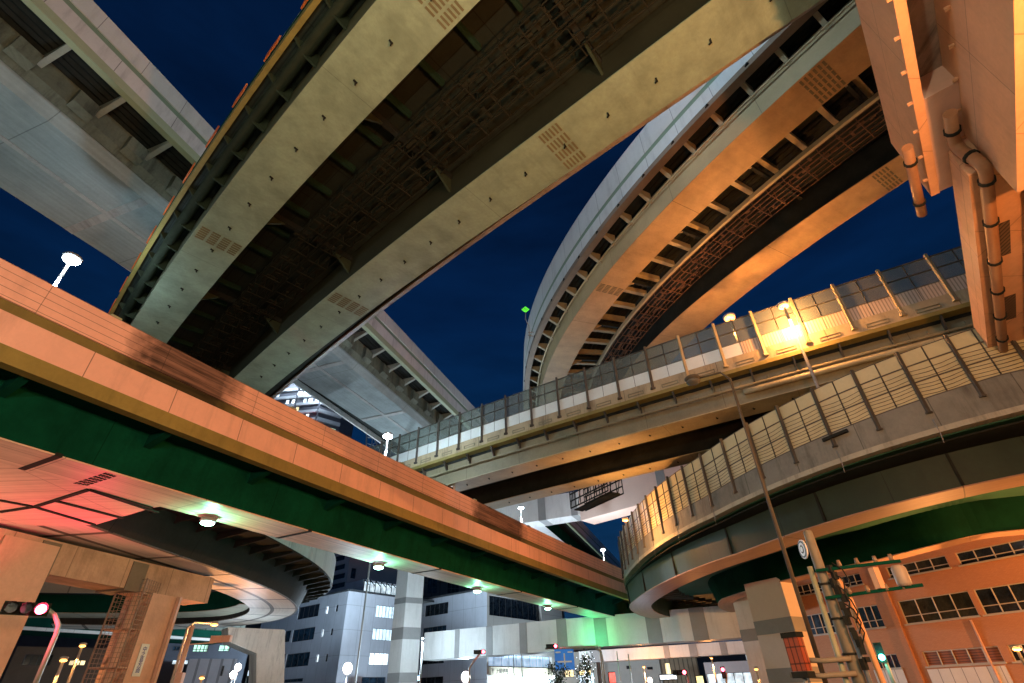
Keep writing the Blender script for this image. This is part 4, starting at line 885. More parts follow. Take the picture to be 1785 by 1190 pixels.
for f in np.linspace(.02, .98, 7):
    p = pp0 + rR * 9 * f + nR * .12; mb.bar((p[0], p[1], pz0 + .2), (p[0], p[1], pz1), .14); mb.bar((p[0], p[1], pz1), (p[0] - nR[0] * -1.6, p[1] - nR[1] * -1.6, pz1 - 1.2), .14)
mb.build('screen_rib', FRD, ph)
# canopy and sign over the shop front
a = c1 + nR * .06 + rR * .5; b = c1 + nR * .06 + rR * abs(on_line(c1, rR, 960, 5)); zc0, zc1 = zat(890, 1177, c1 + rR * 6), zat(890, 1163, c1 + rR * 6)
mb = MB(); r = [a, b, b + nR * .5, a + nR * .5]; mb.hexa([(p[0], p[1], zc0) for p in r], [(p[0], p[1], zc1) for p in r]); mb.build('canopy', mat('tan_canopy', (.42, .38, .28), .6, .1), WB)
tp = c1 + nR * .62 + rR * on_line(c1, rR, 868, 5); text('lettering', '〒 上郵便局', (tp[0], tp[1], zat(868, 1171, tp)), (rR[0], rR[1], 0), 1.0, INKD, WB)
for x in range(865, 962, 12):
    mb = MB(); p = c1 + rR * on_line(c1, rR, x, 4) + nR * .7; mb.ball((p[0], p[1], zc0 - .25), .22, 1, 8, 5); mb.build('downlight', LEDW, WB)
for x in (880, 935):
    p = c1 + rR * on_line(c1, rR, x, 4) + nR * 3.0; lamp_light((p[0], p[1], 3.0), C_LED, 5000, .3)

# brick building on the right
BRK = bpy.data.materials.new('orange_brown_brick'); BRK.use_nodes = True; n_ = BRK.node_tree.nodes; l_ = BRK.node_tree.links
bt = n_.new('ShaderNodeTexBrick'); uvn = n_.new('ShaderNodeUVMap'); uvn.uv_map = 'UVMap'; l_.new(uvn.outputs[0], bt.inputs[0])
bt.inputs['Color1'].default_value = (.50, .235, .115, 1); bt.inputs['Color2'].default_value = (.45, .205, .098, 1); bt.inputs['Mortar'].default_value = (.38, .185, .095, 1)
bt.inputs['Scale'].default_value = 1.0; bt.inputs['Brick Width'].default_value = .22; bt.inputs['Row Height'].default_value = .075; bt.inputs['Mortar Size'].default_value = .009
nz_ = n_.new('ShaderNodeTexNoise'); nz_.inputs['Scale'].default_value = .5; nz_.inputs['Detail'].default_value = 6; mp_ = n_.new('ShaderNodeMapRange'); mp_.inputs[3].default_value = .75; mp_.inputs[4].default_value = 1.15; l_.new(nz_.outputs[0], mp_.inputs[0])
mx_ = n_.new('ShaderNodeMix'); mx_.data_type = 'RGBA'; mx_.blend_type = 'MULTIPLY'; mx_.inputs[0].default_value = 1; l_.new(bt.outputs[0], mx_.inputs[6]); l_.new(mp_.outputs[0], mx_.inputs[7]); l_.new(mx_.outputs[2], n_['Principled BSDF'].inputs['Base Color']); n_['Principled BSDF'].inputs['Roughness'].default_value = .8
rb = ray(371, 1232)[:2]; rb = rb / np.linalg.norm(rb)          # the facade runs away to the left
ob = at(1640, 1080, 60.0)[:2]
nb = np.array([-rb[1], rb[0]]); nb = nb if nb.dot(-ob) > 0 else -nb
ob0 = ob - rb * 22.0
BB = thing('brick_building', 'orange brown brick building with broad grid windows at lower right', 'building', (*ob0, 0))
Wb = 22 + on_line(ob, rb, 1345, 8); GLO = mat('olive_dark_glass', (.034, .034, .022), .14, .7, .9)
hs = []
for (x0, y0, x1, y1, nx, nz, mg) in ((1570, 1037, 1695, 1079, 4, 2, GLO), (1708, 1024, 1835, 1068, 4, 2, GLD), (1546, 976, 1650, 997, 4, 2, GLO), (1672, 955, 1800, 981, 4, 2, GLD), (1486, 1052, 1535, 1094, 4, 2, GLB), (1404, 1068, 1460, 1107, 4, 2, GLB), (1386, 1016, 1436, 1036, 4, 2, GLD), (1455, 1000, 1500, 1018, 4, 2, GLD), (1612, 1130, 1745, 1158, 5, 1, mat('rust_shutter', (.25, .09, .04), .6, .1, sv=.18, sw=.05)), (1760, 1120, 1880, 1150, 5, 1, GLD), (1524, 1140, 1566, 1166, 4, 1, GLD)):
    xm = (x0 + x1) / 2; zq_ = 9.0
    for _ in range(3): zq_ = zat(xm, (y0 + y1) / 2, ob + rb * on_line(ob, rb, xm, zq_))
    u0, u1 = sorted((22 + on_line(ob, rb, x0, zq_), 22 + on_line(ob, rb, x1, zq_))); pm_ = ob0 + rb * (u0 + u1) / 2
    hs.append((max(.2, u0), min(Wb - .2, u1), zat(xm, y1, pm_), zat(xm, y0, pm_), mg, FRL, nx, nz))
zs_ = []
hs.sort(key=lambda h: h[2])
ztopb = max(h[3] for h in hs) + 3.0
# align the storeys (rows share sill and head heights)
rows = {}
for i, h in enumerate(hs):
    for k in rows:
        if abs(k - (h[2] + h[3]) / 2) < 1.6: rows[k].append(i); break
    else: rows[(h[2] + h[3]) / 2] = [i]
for k, ids in rows.items():
    a = np.mean([hs[i][2] for i in ids]); b = np.mean([hs[i][3] for i in ids])
    for i in ids: hs[i] = (hs[i][0], hs[i][1], a, b) + hs[i][4:]
mb = MB(); wall(mb, ob0, rb, Wb, 0, ztopb, hs, .25, nb)
e = ob0 + rb * Wb; bk = -nb * 18
mb.face([(e[0], e[1], 0), (e[0] + bk[0], e[1] + bk[1], 0), (e[0] + bk[0], e[1] + bk[1], ztopb), (e[0], e[1], ztopb)]); mb.face([(ob0[0], ob0[1], ztopb), (e[0], e[1], ztopb), (e[0] + bk[0], e[1] + bk[1], ztopb), (ob0[0] + bk[0], ob0[1] + bk[1], ztopb)])
mb.build('wall', BRK, BB)
for h in hs: window(BB, ob0, rb, nb, h, h[4], h[5], .2, h[6], h[7], .07, True)
# projecting pilaster strip and white ground floor panels
mb = MB(); u_ = 22 + on_line(ob, rb, 1545, 9); p = ob0 + rb * u_ ; mb.hexa([(p[0] + nb[0] * .25, p[1] + nb[1] * .25, 0), *[(x[0], x[1], 0) for x in (p + nb * .25 + rb * .0 - rb * 20, p - rb * 20, p)]][:4] if False else [(*(p + nb * .003), 0), (*(p + nb * .22), 0), (*(p + nb * .22 + rb * .5), 0), (*(p + nb * .003 + rb * .5), 0)], [(*(p + nb * .003), ztopb - .3), (*(p + nb * .22), ztopb - .3), (*(p + nb * .22 + rb * .5), ztopb - .3), (*(p + nb * .003 + rb * .5), ztopb - .3)]); mb.build('pilaster', BRK, BB)
mb = MB()
for x0, x1, yy in ((1622, 1760, 1163), (1530, 1580, 1166)):
    u0, u1 = sorted((22 + on_line(ob, rb, x0, 2), 22 + on_line(ob, rb, x1, 2))); zz_ = zat((x0 + x1) / 2, yy, ob0 + rb * (u0 + u1) / 2); a, b = ob0 + rb * u0 + nb * .02, ob0 + rb * u1 + nb * .02
    mb.hexa([(a[0], a[1], 0), (b[0], b[1], 0), (b[0] + nb[0] * .06, b[1] + nb[1] * .06, 0), (a[0] + nb[0] * .06, a[1] + nb[1] * .06, 0)], [(a[0], a[1], zz_), (b[0], b[1], zz_), (b[0] + nb[0] * .06, b[1] + nb[1] * .06, zz_), (a[0] + nb[0] * .06, a[1] + nb[1] * .06, zz_)])
mb.build('white_panel', mat('white_tile', (.66, .64, .60), .5, .08, .5, su=.9, sw=.05), BB)
mb = MB(); q = ob0 + rb * (22 + on_line(ob, rb, 1690, 6)) + nb * .12; mb.tube([(q[0], q[1], 0), (q[0], q[1], zat(1672, 1082, q))], .09, 8); mb.build('downpipe', SALC, BB)

# tall apartment block behind the salmon viaduct
AB = thing('apartment_block', 'far apartment tower with stacked balconies and scattered lit windows', 'building', (*at(520, 740, 170)[:2], 0))
ac = at(558, 700, 165)[:2]; dl = np.array([-.93, .10]); dl /= np.linalg.norm(dl); dl2 = np.array([.75, .66]); nl = np.array([-dl[1], dl[0]]); nl = nl if nl.dot(-ac) > 0 else -nl; nl2 = np.array([dl2[1], -dl2[0]])
ztA = zat(500, 655, ac) + 6; BALC = mat('pale_balcony', (.40, .41, .44), .7, .1, .3)
mb = MB(); r = [ac, ac + dl * 34, ac + dl * 34 + np.array([6, 22]), ac + dl2 * 8 + np.array([0, 14]), ac + dl2 * 8]
mb.hexa([(p[0], p[1], 0) for p in r], [(p[0], p[1], ztA) for p in r]); mb.build('wall', mat('dim_tower_wall', (.10, .10, .12), .7, .15), AB)
fh = 3.0; nf = int(ztA / fh)
for i in range(int(45 / fh), nf):
    z = i * fh; m = MB()
    for x0, x1 in ((0.2, 8.0), (9.0, 17.0), (18.0, 33.5)): 
        a, b = ac + dl * x0, ac + dl * x1; r = [a + nl * .02, b + nl * .02, b + nl * .7, a + nl * .7]; m.hexa([(p[0], p[1], z) for p in r], [(p[0], p[1], z + .95) for p in r])
    a, b = ac + nl2 * .02, ac + dl2 * 8 + nl2 * .02; r = [a, b, b + nl2 * .6, a + nl2 * .7]; m.hexa([(p[0], p[1], z) for p in r], [(p[0], p[1], z + 1.25) for p in r])
    m.build('balcony', BALC, AB)
    rnd = random.Random(i)
    for k in range(16):
        if rnd.random() < .46:
            u = .8 + 2.1 * k; a = ac + dl * u + nl * .06; b = a + dl * (.9 + .7 * rnd.random()); mw = rnd.choice([LITB, LITW, LITY, LITB]); mm = MB()
            mm.hexa([(a[0], a[1], z + 1.3), (b[0], b[1], z + 1.3), (b[0] - nl[0] * .05, b[1] - nl[1] * .05, z + 1.3), (a[0] - nl[0] * .05, a[1] - nl[1] * .05, z + 1.3)], [(a[0], a[1], z + 2.7), (b[0], b[1], z + 2.7), (b[0] - nl[0] * .05, b[1] - nl[1] * .05, z + 2.7), (a[0] - nl[0] * .05, a[1] - nl[1] * .05, z + 2.7)]); mm.build('lit_window', mw, AB)
    if rnd.random() < .5:
        a = ac + dl2 * 2 + nl2 * .06; b = ac + dl2 * 7 + nl2 * .06; mm = MB(); mm.hexa([(a[0], a[1], z + 1.3), (b[0], b[1], z + 1.3), (b[0] - nl2[0] * .05, b[1] - nl2[1] * .05, z + 1.3), (a[0] - nl2[0] * .05, a[1] - nl2[1] * .05, z + 1.3)], [(p[0], p[1], z + 1.9) for p in (a, b, b - nl2 * .05, a - nl2 * .05)]); mm.build('lit_window', LITG if i % 2 else LITW, AB)
for x_, y_ in ((494, 661), (533, 667), (558, 684)):
    um_ = on_line(ac, dl, x_, 80); p = ac + dl * um_ + nl * 2.2; zz_ = zat(x_, y_, p); mb = MB(); mb.ball((p[0], p[1], zz_), .5, 1, 8, 5); mb.build('corridor_light', LEDW, AB); lamp_light((p[0] + nl[0] * 1.5, p[1] + nl[1] * 1.5, zz_ - .8), C_LED, 3200, .4)
p = ac + dl * 3 + nl * 2; mb = MB(); mb.ball((p[0], p[1], zat(553, 738, p)), .45, 1, 8, 5); mb.build('warning_light', REDL, AB)

# grey block behind the office
GB_ = thing('office_building', 'dark grey block with stacked window slots behind the pale office', 'building', (*at(640, 1000, 150)[:2], 0))
gc = at(606, 1000, 150)[:2]; zg_ = zat(606, 955, gc) + 3
gfl = rL; W_ = abs(on_line(gc, rL, 560, 20)); hs2 = []
mgw = mat('dark_grey_block', (.40, .42, .45), .7, .1, .2)
facade(GB_, gc, rL, nL, 545, 0, [(565, 971 + 15.5 * k - (0 if k else 0), 601, 980 + 15.5 * k, LITW if k == 9 else GLD, FRD, 2, 1) for k in range(4)], mgw, ztop=zg_, z_ref=30)
facade(GB_, gc, rR, nR, 720, 0, [(612, 990, 620, 1008, GLB, FRD, 1, 1)], mgw, ztop=zg_, z_ref=30)
mb = MB(); r = [gc, gc + rL * 16, gc + rL * 16 + rR * 20, gc + rR * 20]; mb.face([(p[0], p[1], zg_ - .03) for p in r]); mb.build('roof', CONC, GB_)

def simple_block(label, px0, px1, py_top, d, m, wins, name='office_building'):
    a, b = at(px0, 1150, d)[:2], at(px1, 1150, d)[:2]; dr = (b - a) / np.linalg.norm(b - a); nn = np.array([dr[1], -dr[0]]); nn = nn if nn.dot(-a) > 0 else -nn
    zt_ = zat((px0 + px1) / 2, py_top, (a + b) / 2); t = thing(name, label, 'building', (a[0], a[1], 0)); W = np.linalg.norm(b - a)
    facade(t, a, dr, nn, px1, 0, wins, m, ztop=zt_, z_ref=6.0)
    mb = MB(); bk_ = -nn * 14
    mb.face([(*(a), 0), (*(a + bk_), 0), (*(a + bk_), zt_), (*a, zt_)]); mb.face([(*b, 0), (*(b + bk_), 0), (*(b + bk_), zt_), (*b, zt_)]); mb.face([(*a, zt_), (*b, zt_), (*(b + bk_), zt_), (*(a + bk_), zt_)]); mb.build('side_wall', m, t); return t
simple_block('dark glazed block with two greenish lit windows behind the orange arm lamp', 285, 425, 1098, 105, mat('dark_blue_block', (.05, .06, .08), .6, .2), [(336, 1123, 363, 1136, LITG, FRD, 4, 2), (381, 1124, 401, 1135, LITG, FRD, 2, 2), (300, 1150, 328, 1158, LITW, FRD, 2, 1), (340, 1150, 352, 1162, LITW, FRD, 2, 1), (300, 1126, 318, 1134, GLB, FRD, 3, 1)])
simple_block('grey slatted facade block under the hammerhead pier arm', 330, 412, 1148, 90, mat('grey_slat_block', (.24, .26, .30), .6, .1, su=1.4, sw=.3, sdark=.5), [(385, 1160, 390, 1178, GLD, FRD, 1, 1)])
simple_block('low dark block with warm lights between the left columns', 20, 210, 1128, 85, mat('dim_brown_block', (.10, .09, .075), .7, .2), [(40, 1140, 90, 1160, GLD, FRD, 4, 1), (120, 1150, 150, 1160, LITY, FRD, 3, 1)])
simple_block('beige building with a small dark vent behind the orange cross beam', 1040, 1150, 1150, 120, mat('beige_block', (.42, .40, .36), .7, .1), [(1092, 1160, 1100, 1166, GLD, FRD, 1, 1), (1128, 1162, 1138, 1167, GLD, FRD, 1, 1)])
simple_block('brown shuttered building under the cross beam', 1150, 1215, 1146, 115, mat('brown_slats', (.22, .17, .11), .7, .2, su=.8, sw=.2, sdark=.4), [(1160, 1155, 1170, 1185, LITY, FRD, 1, 1)])
simple_block('pale shop block with a glowing front before the cream pier', 1225, 1345, 1152, 100, mat('pale_shop', (.46, .47, .50), .7, .1), [(1232, 1172, 1330, 1196, LITW, FRD, 6, 1)])
simple_block('narrow cream shop block behind the blue direction sign', 976, 1040, 1136, 118, mat('cream_shop', (.45, .42, .36), .7, .1), [(984, 1160, 1000, 1180, LITY, FRD, 2, 1), (1008, 1172, 1036, 1196, LITW, FRD, 2, 1)])

simple_block('long dim block far behind the left columns', -120, 300, 1084, 150, mat('dim_city_left', (.055, .06, .065), .7, .2), [(60, 1150, 80, 1158, LITY, FRD, 2, 1), (150, 1165, 170, 1172, LITW, FRD, 2, 1), (215, 1140, 240, 1150, LITG, FRD, 2, 1), (260, 1152, 272, 1160, LITW, FRD, 1, 1)])
simple_block('dim block far behind the dark glazed block', 290, 500, 1080, 160, mat('dim_city_mid', (.06, .065, .08), .7, .2), [(420, 1130, 440, 1140, LITW, FRD, 2, 1)])
simple_block('dark glazed tower block rising behind the pale office roofs', 724, 990, 984, 165, mat('dark_tower_glass', (.045, .055, .075), .4, .3, .3, su=2.4, sv=3.6, sw=.25, sdark=.45), [(745, 1004, 762, 1034, GLB, FRD, 2, 2), (780, 1008, 800, 1034, GLD, FRD, 3, 2), (812, 1008, 830, 1022, LITW, FRD, 3, 1), (930, 1050, 944, 1062, LITG, FRD, 2, 1)])
simple_block('far blue grey block closing the street end', 960, 1420, 1122, 170, mat('dim_city_end', (.10, .105, .12), .7, .2), [(1030, 1150, 1060, 1158, LITW, FRD, 3, 1), (1300, 1140, 1325, 1150, LITW, FRD, 2, 1), (1180, 1150, 1195, 1162, LITY, FRD, 2, 1)])
# ------------------------------------------------------------------ distant viaducts at the lower left
pn = Path(pts([(-30, 1078), (81, 1045), (232, 1003), (330, 976)], 13.5), 1, before=6, after=30)
NV = thing('viaduct', 'dim steel viaduct seen through the tan portal frame', 'viaduct', pn.at(10, 0, 13.5))
girder(NV, pn, -1.2, 0, 13.5, 15.0, PIERW, DARK); girder(NV, pn, 3.6, 4.8, 13.5, 15.0, PIERW, DARK)
sweep(MB(), pn, rect(-4.6, 6.5, 15.003, 15.4)).build('deck', DARK, NV); sweep(MB(), pn, rect(-4.8, -4.603, 14.8, 16.6)).build('parapet', WHITEP_L, NV)
for S in np.arange(2, pn.L - 1, 1.5): rib(MB(), pn, S, [(-4.5, 14.9), (-4.5, 15.0), (-1.2, 15.0), (-1.2, 14.4)], .4).build('bracket', STEELD, NV)
pm_ = Path(pts([(200, 1069), (290, 1068), (350, 1066), (400, 1058), (418, 1053)], 9.0), 3, before=20)
MV = thing('viaduct', 'far olive curved ramp with panel joints beyond the salmon column', 'viaduct', pm_.at(20, 0, 9))
OLF = mat('olive_far_ramp', (.36, .36, .27), .6, .12, .4, su=2.6, sw=.12, sdark=.55)
sweep(MB(), pm_, rect(-3.5, 0, 9.0, 9.05)).build('soffit_panel', OLF, MV); sweep(MB(), pm_, [(-3.5, 9.053), (0, 9.053), (.8, 10.4), (-4, 10.4)]).build('box_girder', GREENST, MV)
sweep(MB(), pm_, rect(-5.5, 2.4, 10.403, 10.7)).build('deck', DARK, MV); sweep(MB(), pm_, rect(2.403, 2.6, 10.3, 12.4)).build('parapet', OLF, MV); sweep(MB(), pm_, rect(-5.7, -5.503, 10.3, 12.4)).build('rear_parapet', OLF, MV)
pk = Path([at(30, 1122, 80), at(190, 1106, 82), at(430, 1086, 90)], 1, before=20)
KV = thing('viaduct', 'lowest far viaduct with a thin pale edge beyond the caged stair', 'viaduct', pk.at(5, 0, 8))
zk = at(190, 1106, 82)[2]
sweep(MB(), pk, rect(0, -9, zk + .3, zk + 1.2)).build('deck', GREENST, KV); sweep(MB(), pk, rect(.2, -.3, zk, zk + .297)).build('deck_edge', WHITEP, KV); sweep(MB(), pk, rect(.003 - .2, -.3, zk + 1.203, zk + 3.2)).build('parapet', mat('dark_green_parapet', (.08, .10, .08), .6, .2, su=1.2, sw=.2), KV)

# ------------------------------------------------------------------ inspection gantry under the middle viaduct
gy = thing('inspection_gantry', 'dark caged inspection gantry hanging under the middle viaduct', 'gantry', at(1040, 850, 45))
mb = MB(); a = at(1003, 838, 46); b = at(1075, 868, 42)
fr = np.array([b[0] - a[0], b[1] - a[1], 0]); Lg = np.linalg.norm(fr); fr /= Lg; sd = np.array([fr[1], -fr[0], 0]); zb0 = min(a[2], b[2]) + .5
for k in (0, 1):
    o2 = a + sd * (-.8 + 1.6 * k); o2[2] = zb0
    for z in (0, .6, 1.2, 1.9): mb.bar(o2 + np.array([0, 0, z]), o2 + fr * Lg + np.array([0, 0, z]), .09)
    for s in np.linspace(0, Lg, 8): mb.bar(o2 + fr * s, o2 + fr * s + np.array([0, 0, 1.9]), .07)
    for s in np.linspace(0, Lg * .86, 5): mb.bar(o2 + fr * s, o2 + fr * (s + Lg * .14) + np.array([0, 0, 1.9]), .05)
mb.build('cage', DARK, gy); m2 = MB(); c_ = a + fr * Lg / 2; m2.box((c_[0], c_[1], zb0 - .12), Lg, .9, .08, math.atan2(fr[1], fr[0])); m2.build('floor_plate', DARK, gy)
m2 = MB()
for s in (.5, Lg - .5):
    o2 = a + fr * s; o2[2] = zb0 + 1.9; m2.bar(o2, o2 + np.array([0, 0, 1.6]), .12)
m2.build('hanger', DARK, gy)

# ------------------------------------------------------------------ billboard lattice behind the lamp
bl = thing('billboard_frame', 'pale lattice billboard frame behind the white lamp', 'billboard', at(668, 780, 75))
mb = MB(); A4 = [at(640, 740, 75), at(638, 783, 75), at(668, 797, 77), at(690, 745, 77)]
for i in range(4): mb.bar(A4[i], A4[(i + 1) % 4], .15)
for f in (.25, .5, .75): mb.bar(A4[0] * (1 - f) + A4[1] * f, A4[3] * (1 - f) + A4[2] * f, .09); mb.bar(A4[0] * (1 - f) + A4[3] * f, A4[1] * (1 - f) + A4[2] * f, .09)
mb.bar(A4[0], A4[2], .09); mb.bar(A4[1], A4[3], .09); mb.bar(A4[2], np.array([A4[2][0], A4[2][1], 0]), .2); mb.build('lattice', GSTEEL, bl)

# ------------------------------------------------------------------ green diamond sign on the curved viaduct
gs_ = at(916, 539, 33); ds = thing('diamond_sign', 'bright green diamond sign with an arrow on a crooked stem by the curved viaduct', 'sign', at(922, 585, 33))
rt = np.array([1., 0, 0]); mb = MB(); c = gs_; s_ = .32
k4 = [c + rt * x * s_ + np.array([0, 0, y * s_]) for x, y in ((0, -1), (1, 0), (0, 1), (-1, 0))]; mb.hexa([p for p in k4], [p + np.array([0, .05, 0]) for p in k4]); mb.build('plate', glow('lit_green_plate', (.10, .75, .04), .9), ds)
mb = MB(); mb.bar(c + np.array([.07, -.02, -.12]), c + np.array([-.05, -.02, .12]), .05, .02); mb.bar(c + np.array([-.05, -.02, .12]), c + np.array([-.10, -.02, .02]), .04, .02); mb.build('arrow', INKD, ds)
mb = MB(); mb.tube([gs_ - np.array([0, -.03, .3]), at(916, 556, 33), at(922, 568, 33), at(923, 590, 33.2)], .035, 6); mb.bar(at(921, 584, 33), at(930, 586, 33.4), .06); mb.bar(at(921, 579, 33), at(930, 580, 33.4), .06); mb.build('stem', GSTEEL, ds)

# ------------------------------------------------------------------ traffic signals
def signal(px, py, d, lab, lit, base_px=None, horiz=True, facing=None, arm_from=None, scale=1.0, watts=60, group=None):
    p = at(px, py, d); t = thing('traffic_signal', lab, 'traffic signal', p, group); f = np.array([-p[0], -p[1], 0]); f /= np.linalg.norm(f); rt = np.array([-f[1], f[0], 0])
    m = MB(); w_ = .36 * scale; L_ = 1.15 * scale
    if horiz:
        c = p - f * .12; mb4 = [(-L_ / 2, -w_ / 2), (L_ / 2, -w_ / 2), (L_ / 2, w_ / 2), (-L_ / 2, w_ / 2)]
        r = [c + rt * x + np.array([0, 0, y]) for x, y in mb4]; m.hexa([q - f * .12 for q in r], r); m.build('housing', DARK, t)
        offs = [-.36 * scale, 0, .36 * scale]; ci = {'red': 2, 'green': 0}[lit]
        for i, o2 in enumerate(offs):
            q = p + rt * o2 * (1) + np.array([0, 0, 0]); mm = MB(); mm.disc(q - f * .13, f, .14 * scale, .05); mm.build('lens', (REDL if lit == 'red' else CYANL) if i == ci else GLD, t)
            mm = MB(); mm.tube([q - f * .12, q + f * .16], .17 * scale, 10, cap=False); mm.build('visor', DARK, t)
        pl_ = p + rt * offs[ci] + f * .35
    else:
        c = p - f * .1; r = [c + rt * x * .17 + np.array([0, 0, y * .42]) for x, y in ((-1, -1), (1, -1), (1, 1), (-1, 1))]; m.hexa([q - f * .12 for q in r], r); m.build('housing', DARK, t)
        for i, o2 in enumerate((.2, -.2)):
            mm = MB(); mm.disc(p + np.array([0, 0, o2]) - f * .1, f, .13, .05); mm.build('lens', (REDL if lit == 'red' else CYANL) if (i == 0) == (lit == 'red') else GLD, t)
        pl_ = p + f * .35 + np.array([0, 0, .2 if lit == 'red' else -.2])
    lamp_light(pl_, (1, .04, .10) if lit == 'red' else (.1, 1, .6), watts, .08)
    if base_px:
        mm = MB(); mm.tube([at(x, y, d + .3) for x, y in base_px] + ([np.array([*at(*base_px[-1], d + .3)[:2], 0])] if base_px[-1][1] < 1195 else []), .09, 8); mm.build('pole', GSTEEL, t)
    return t
signal(46, 1060, 30, 'red traffic signal on a curved pole before the tan portal frame', 'red', [(20, 1054), (60, 1062), (82, 1062), (96, 1073), (102, 1090), (98, 1105)], watts=900, scale=1.3)
signal(836, 1136, 58, 'left one of two red signals below the white cross beam', 'red', [(836, 1140), (826, 1152), (818, 1165)], watts=60)
signal(962, 1126, 58, 'red signal beside the blue direction sign under the cross beam', 'red', [(950, 1130), (1000, 1129), (1035, 1128), (1048, 1136), (1052, 1160)], watts=60)
signal(1185, 1172, 52, 'red signal low at the bottom right of the cross beam', 'red', [(1196, 1168), (1200, 1190)], watts=40)
signal(1261, 1172, 52, 'small pedestrian signal showing red under the orange lamp', 'red', [(1266, 1172), (1266, 1188)], False, watts=30)
signal(1534, 1137, 34, 'blue green signal glowing before the brick wall', 'green', [(1540, 1146), (1548, 1165)], False, watts=60)
p = at(1030, 1112, 62.5); lamp_light(p, (.05, 1, .35), 420, .1)  # bare green light added to tint the white cross beam, no lens here

# direction sign
q = at(1000, 1148, 64); f = np.array([-q[0], -q[1], 0]); f /= np.linalg.norm(f); rt = np.array([-f[1], f[0], 0]) ; rt = -rt if rt[0] < 0 else rt
q = at(984, 1148, 60); dsn = thing('direction_sign', 'blue overhead direction sign with white crossing arrows', 'sign', q)
BLUE = glow('lit_blue_sign', (.02, .16, .55), .5)
plate('panel', q, rt, (0, 0, 1), 1.9, 1.9, BLUE, dsn, .08)
mb = MB(); fq = q + f * .10
mb.bar(fq + np.array([0, 0, -.75]), fq + np.array([0, 0, .45]), .14, .03, up=f); mb.bar(fq - rt * .7 + np.array([0, 0, -.25]), fq + rt * .7 + np.array([0, 0, -.25]), .14, .03, up=f)
for k in (-.6, .6): mb.bar(fq + rt * (k - .25) + np.array([0, 0, .55]), fq + rt * (k + .25) + np.array([0, 0, .55]), .12, .03, up=f)
mb.build('arrow', SIGNW, dsn)
mb = MB(); mb.bar(q - f * .1 + np.array([0, 0, 1.0]), q - f * .1 + rt * 3.6 + np.array([0, 0, 1.0]), .12); mb.bar(q - f * .1 + rt * 3.6 + np.array([0, 0, 1.0]), (q - f * .1 + rt * 3.6) * np.array([1, 1, 0]), .18); mb.build('gantry_arm', GSTEEL, dsn)

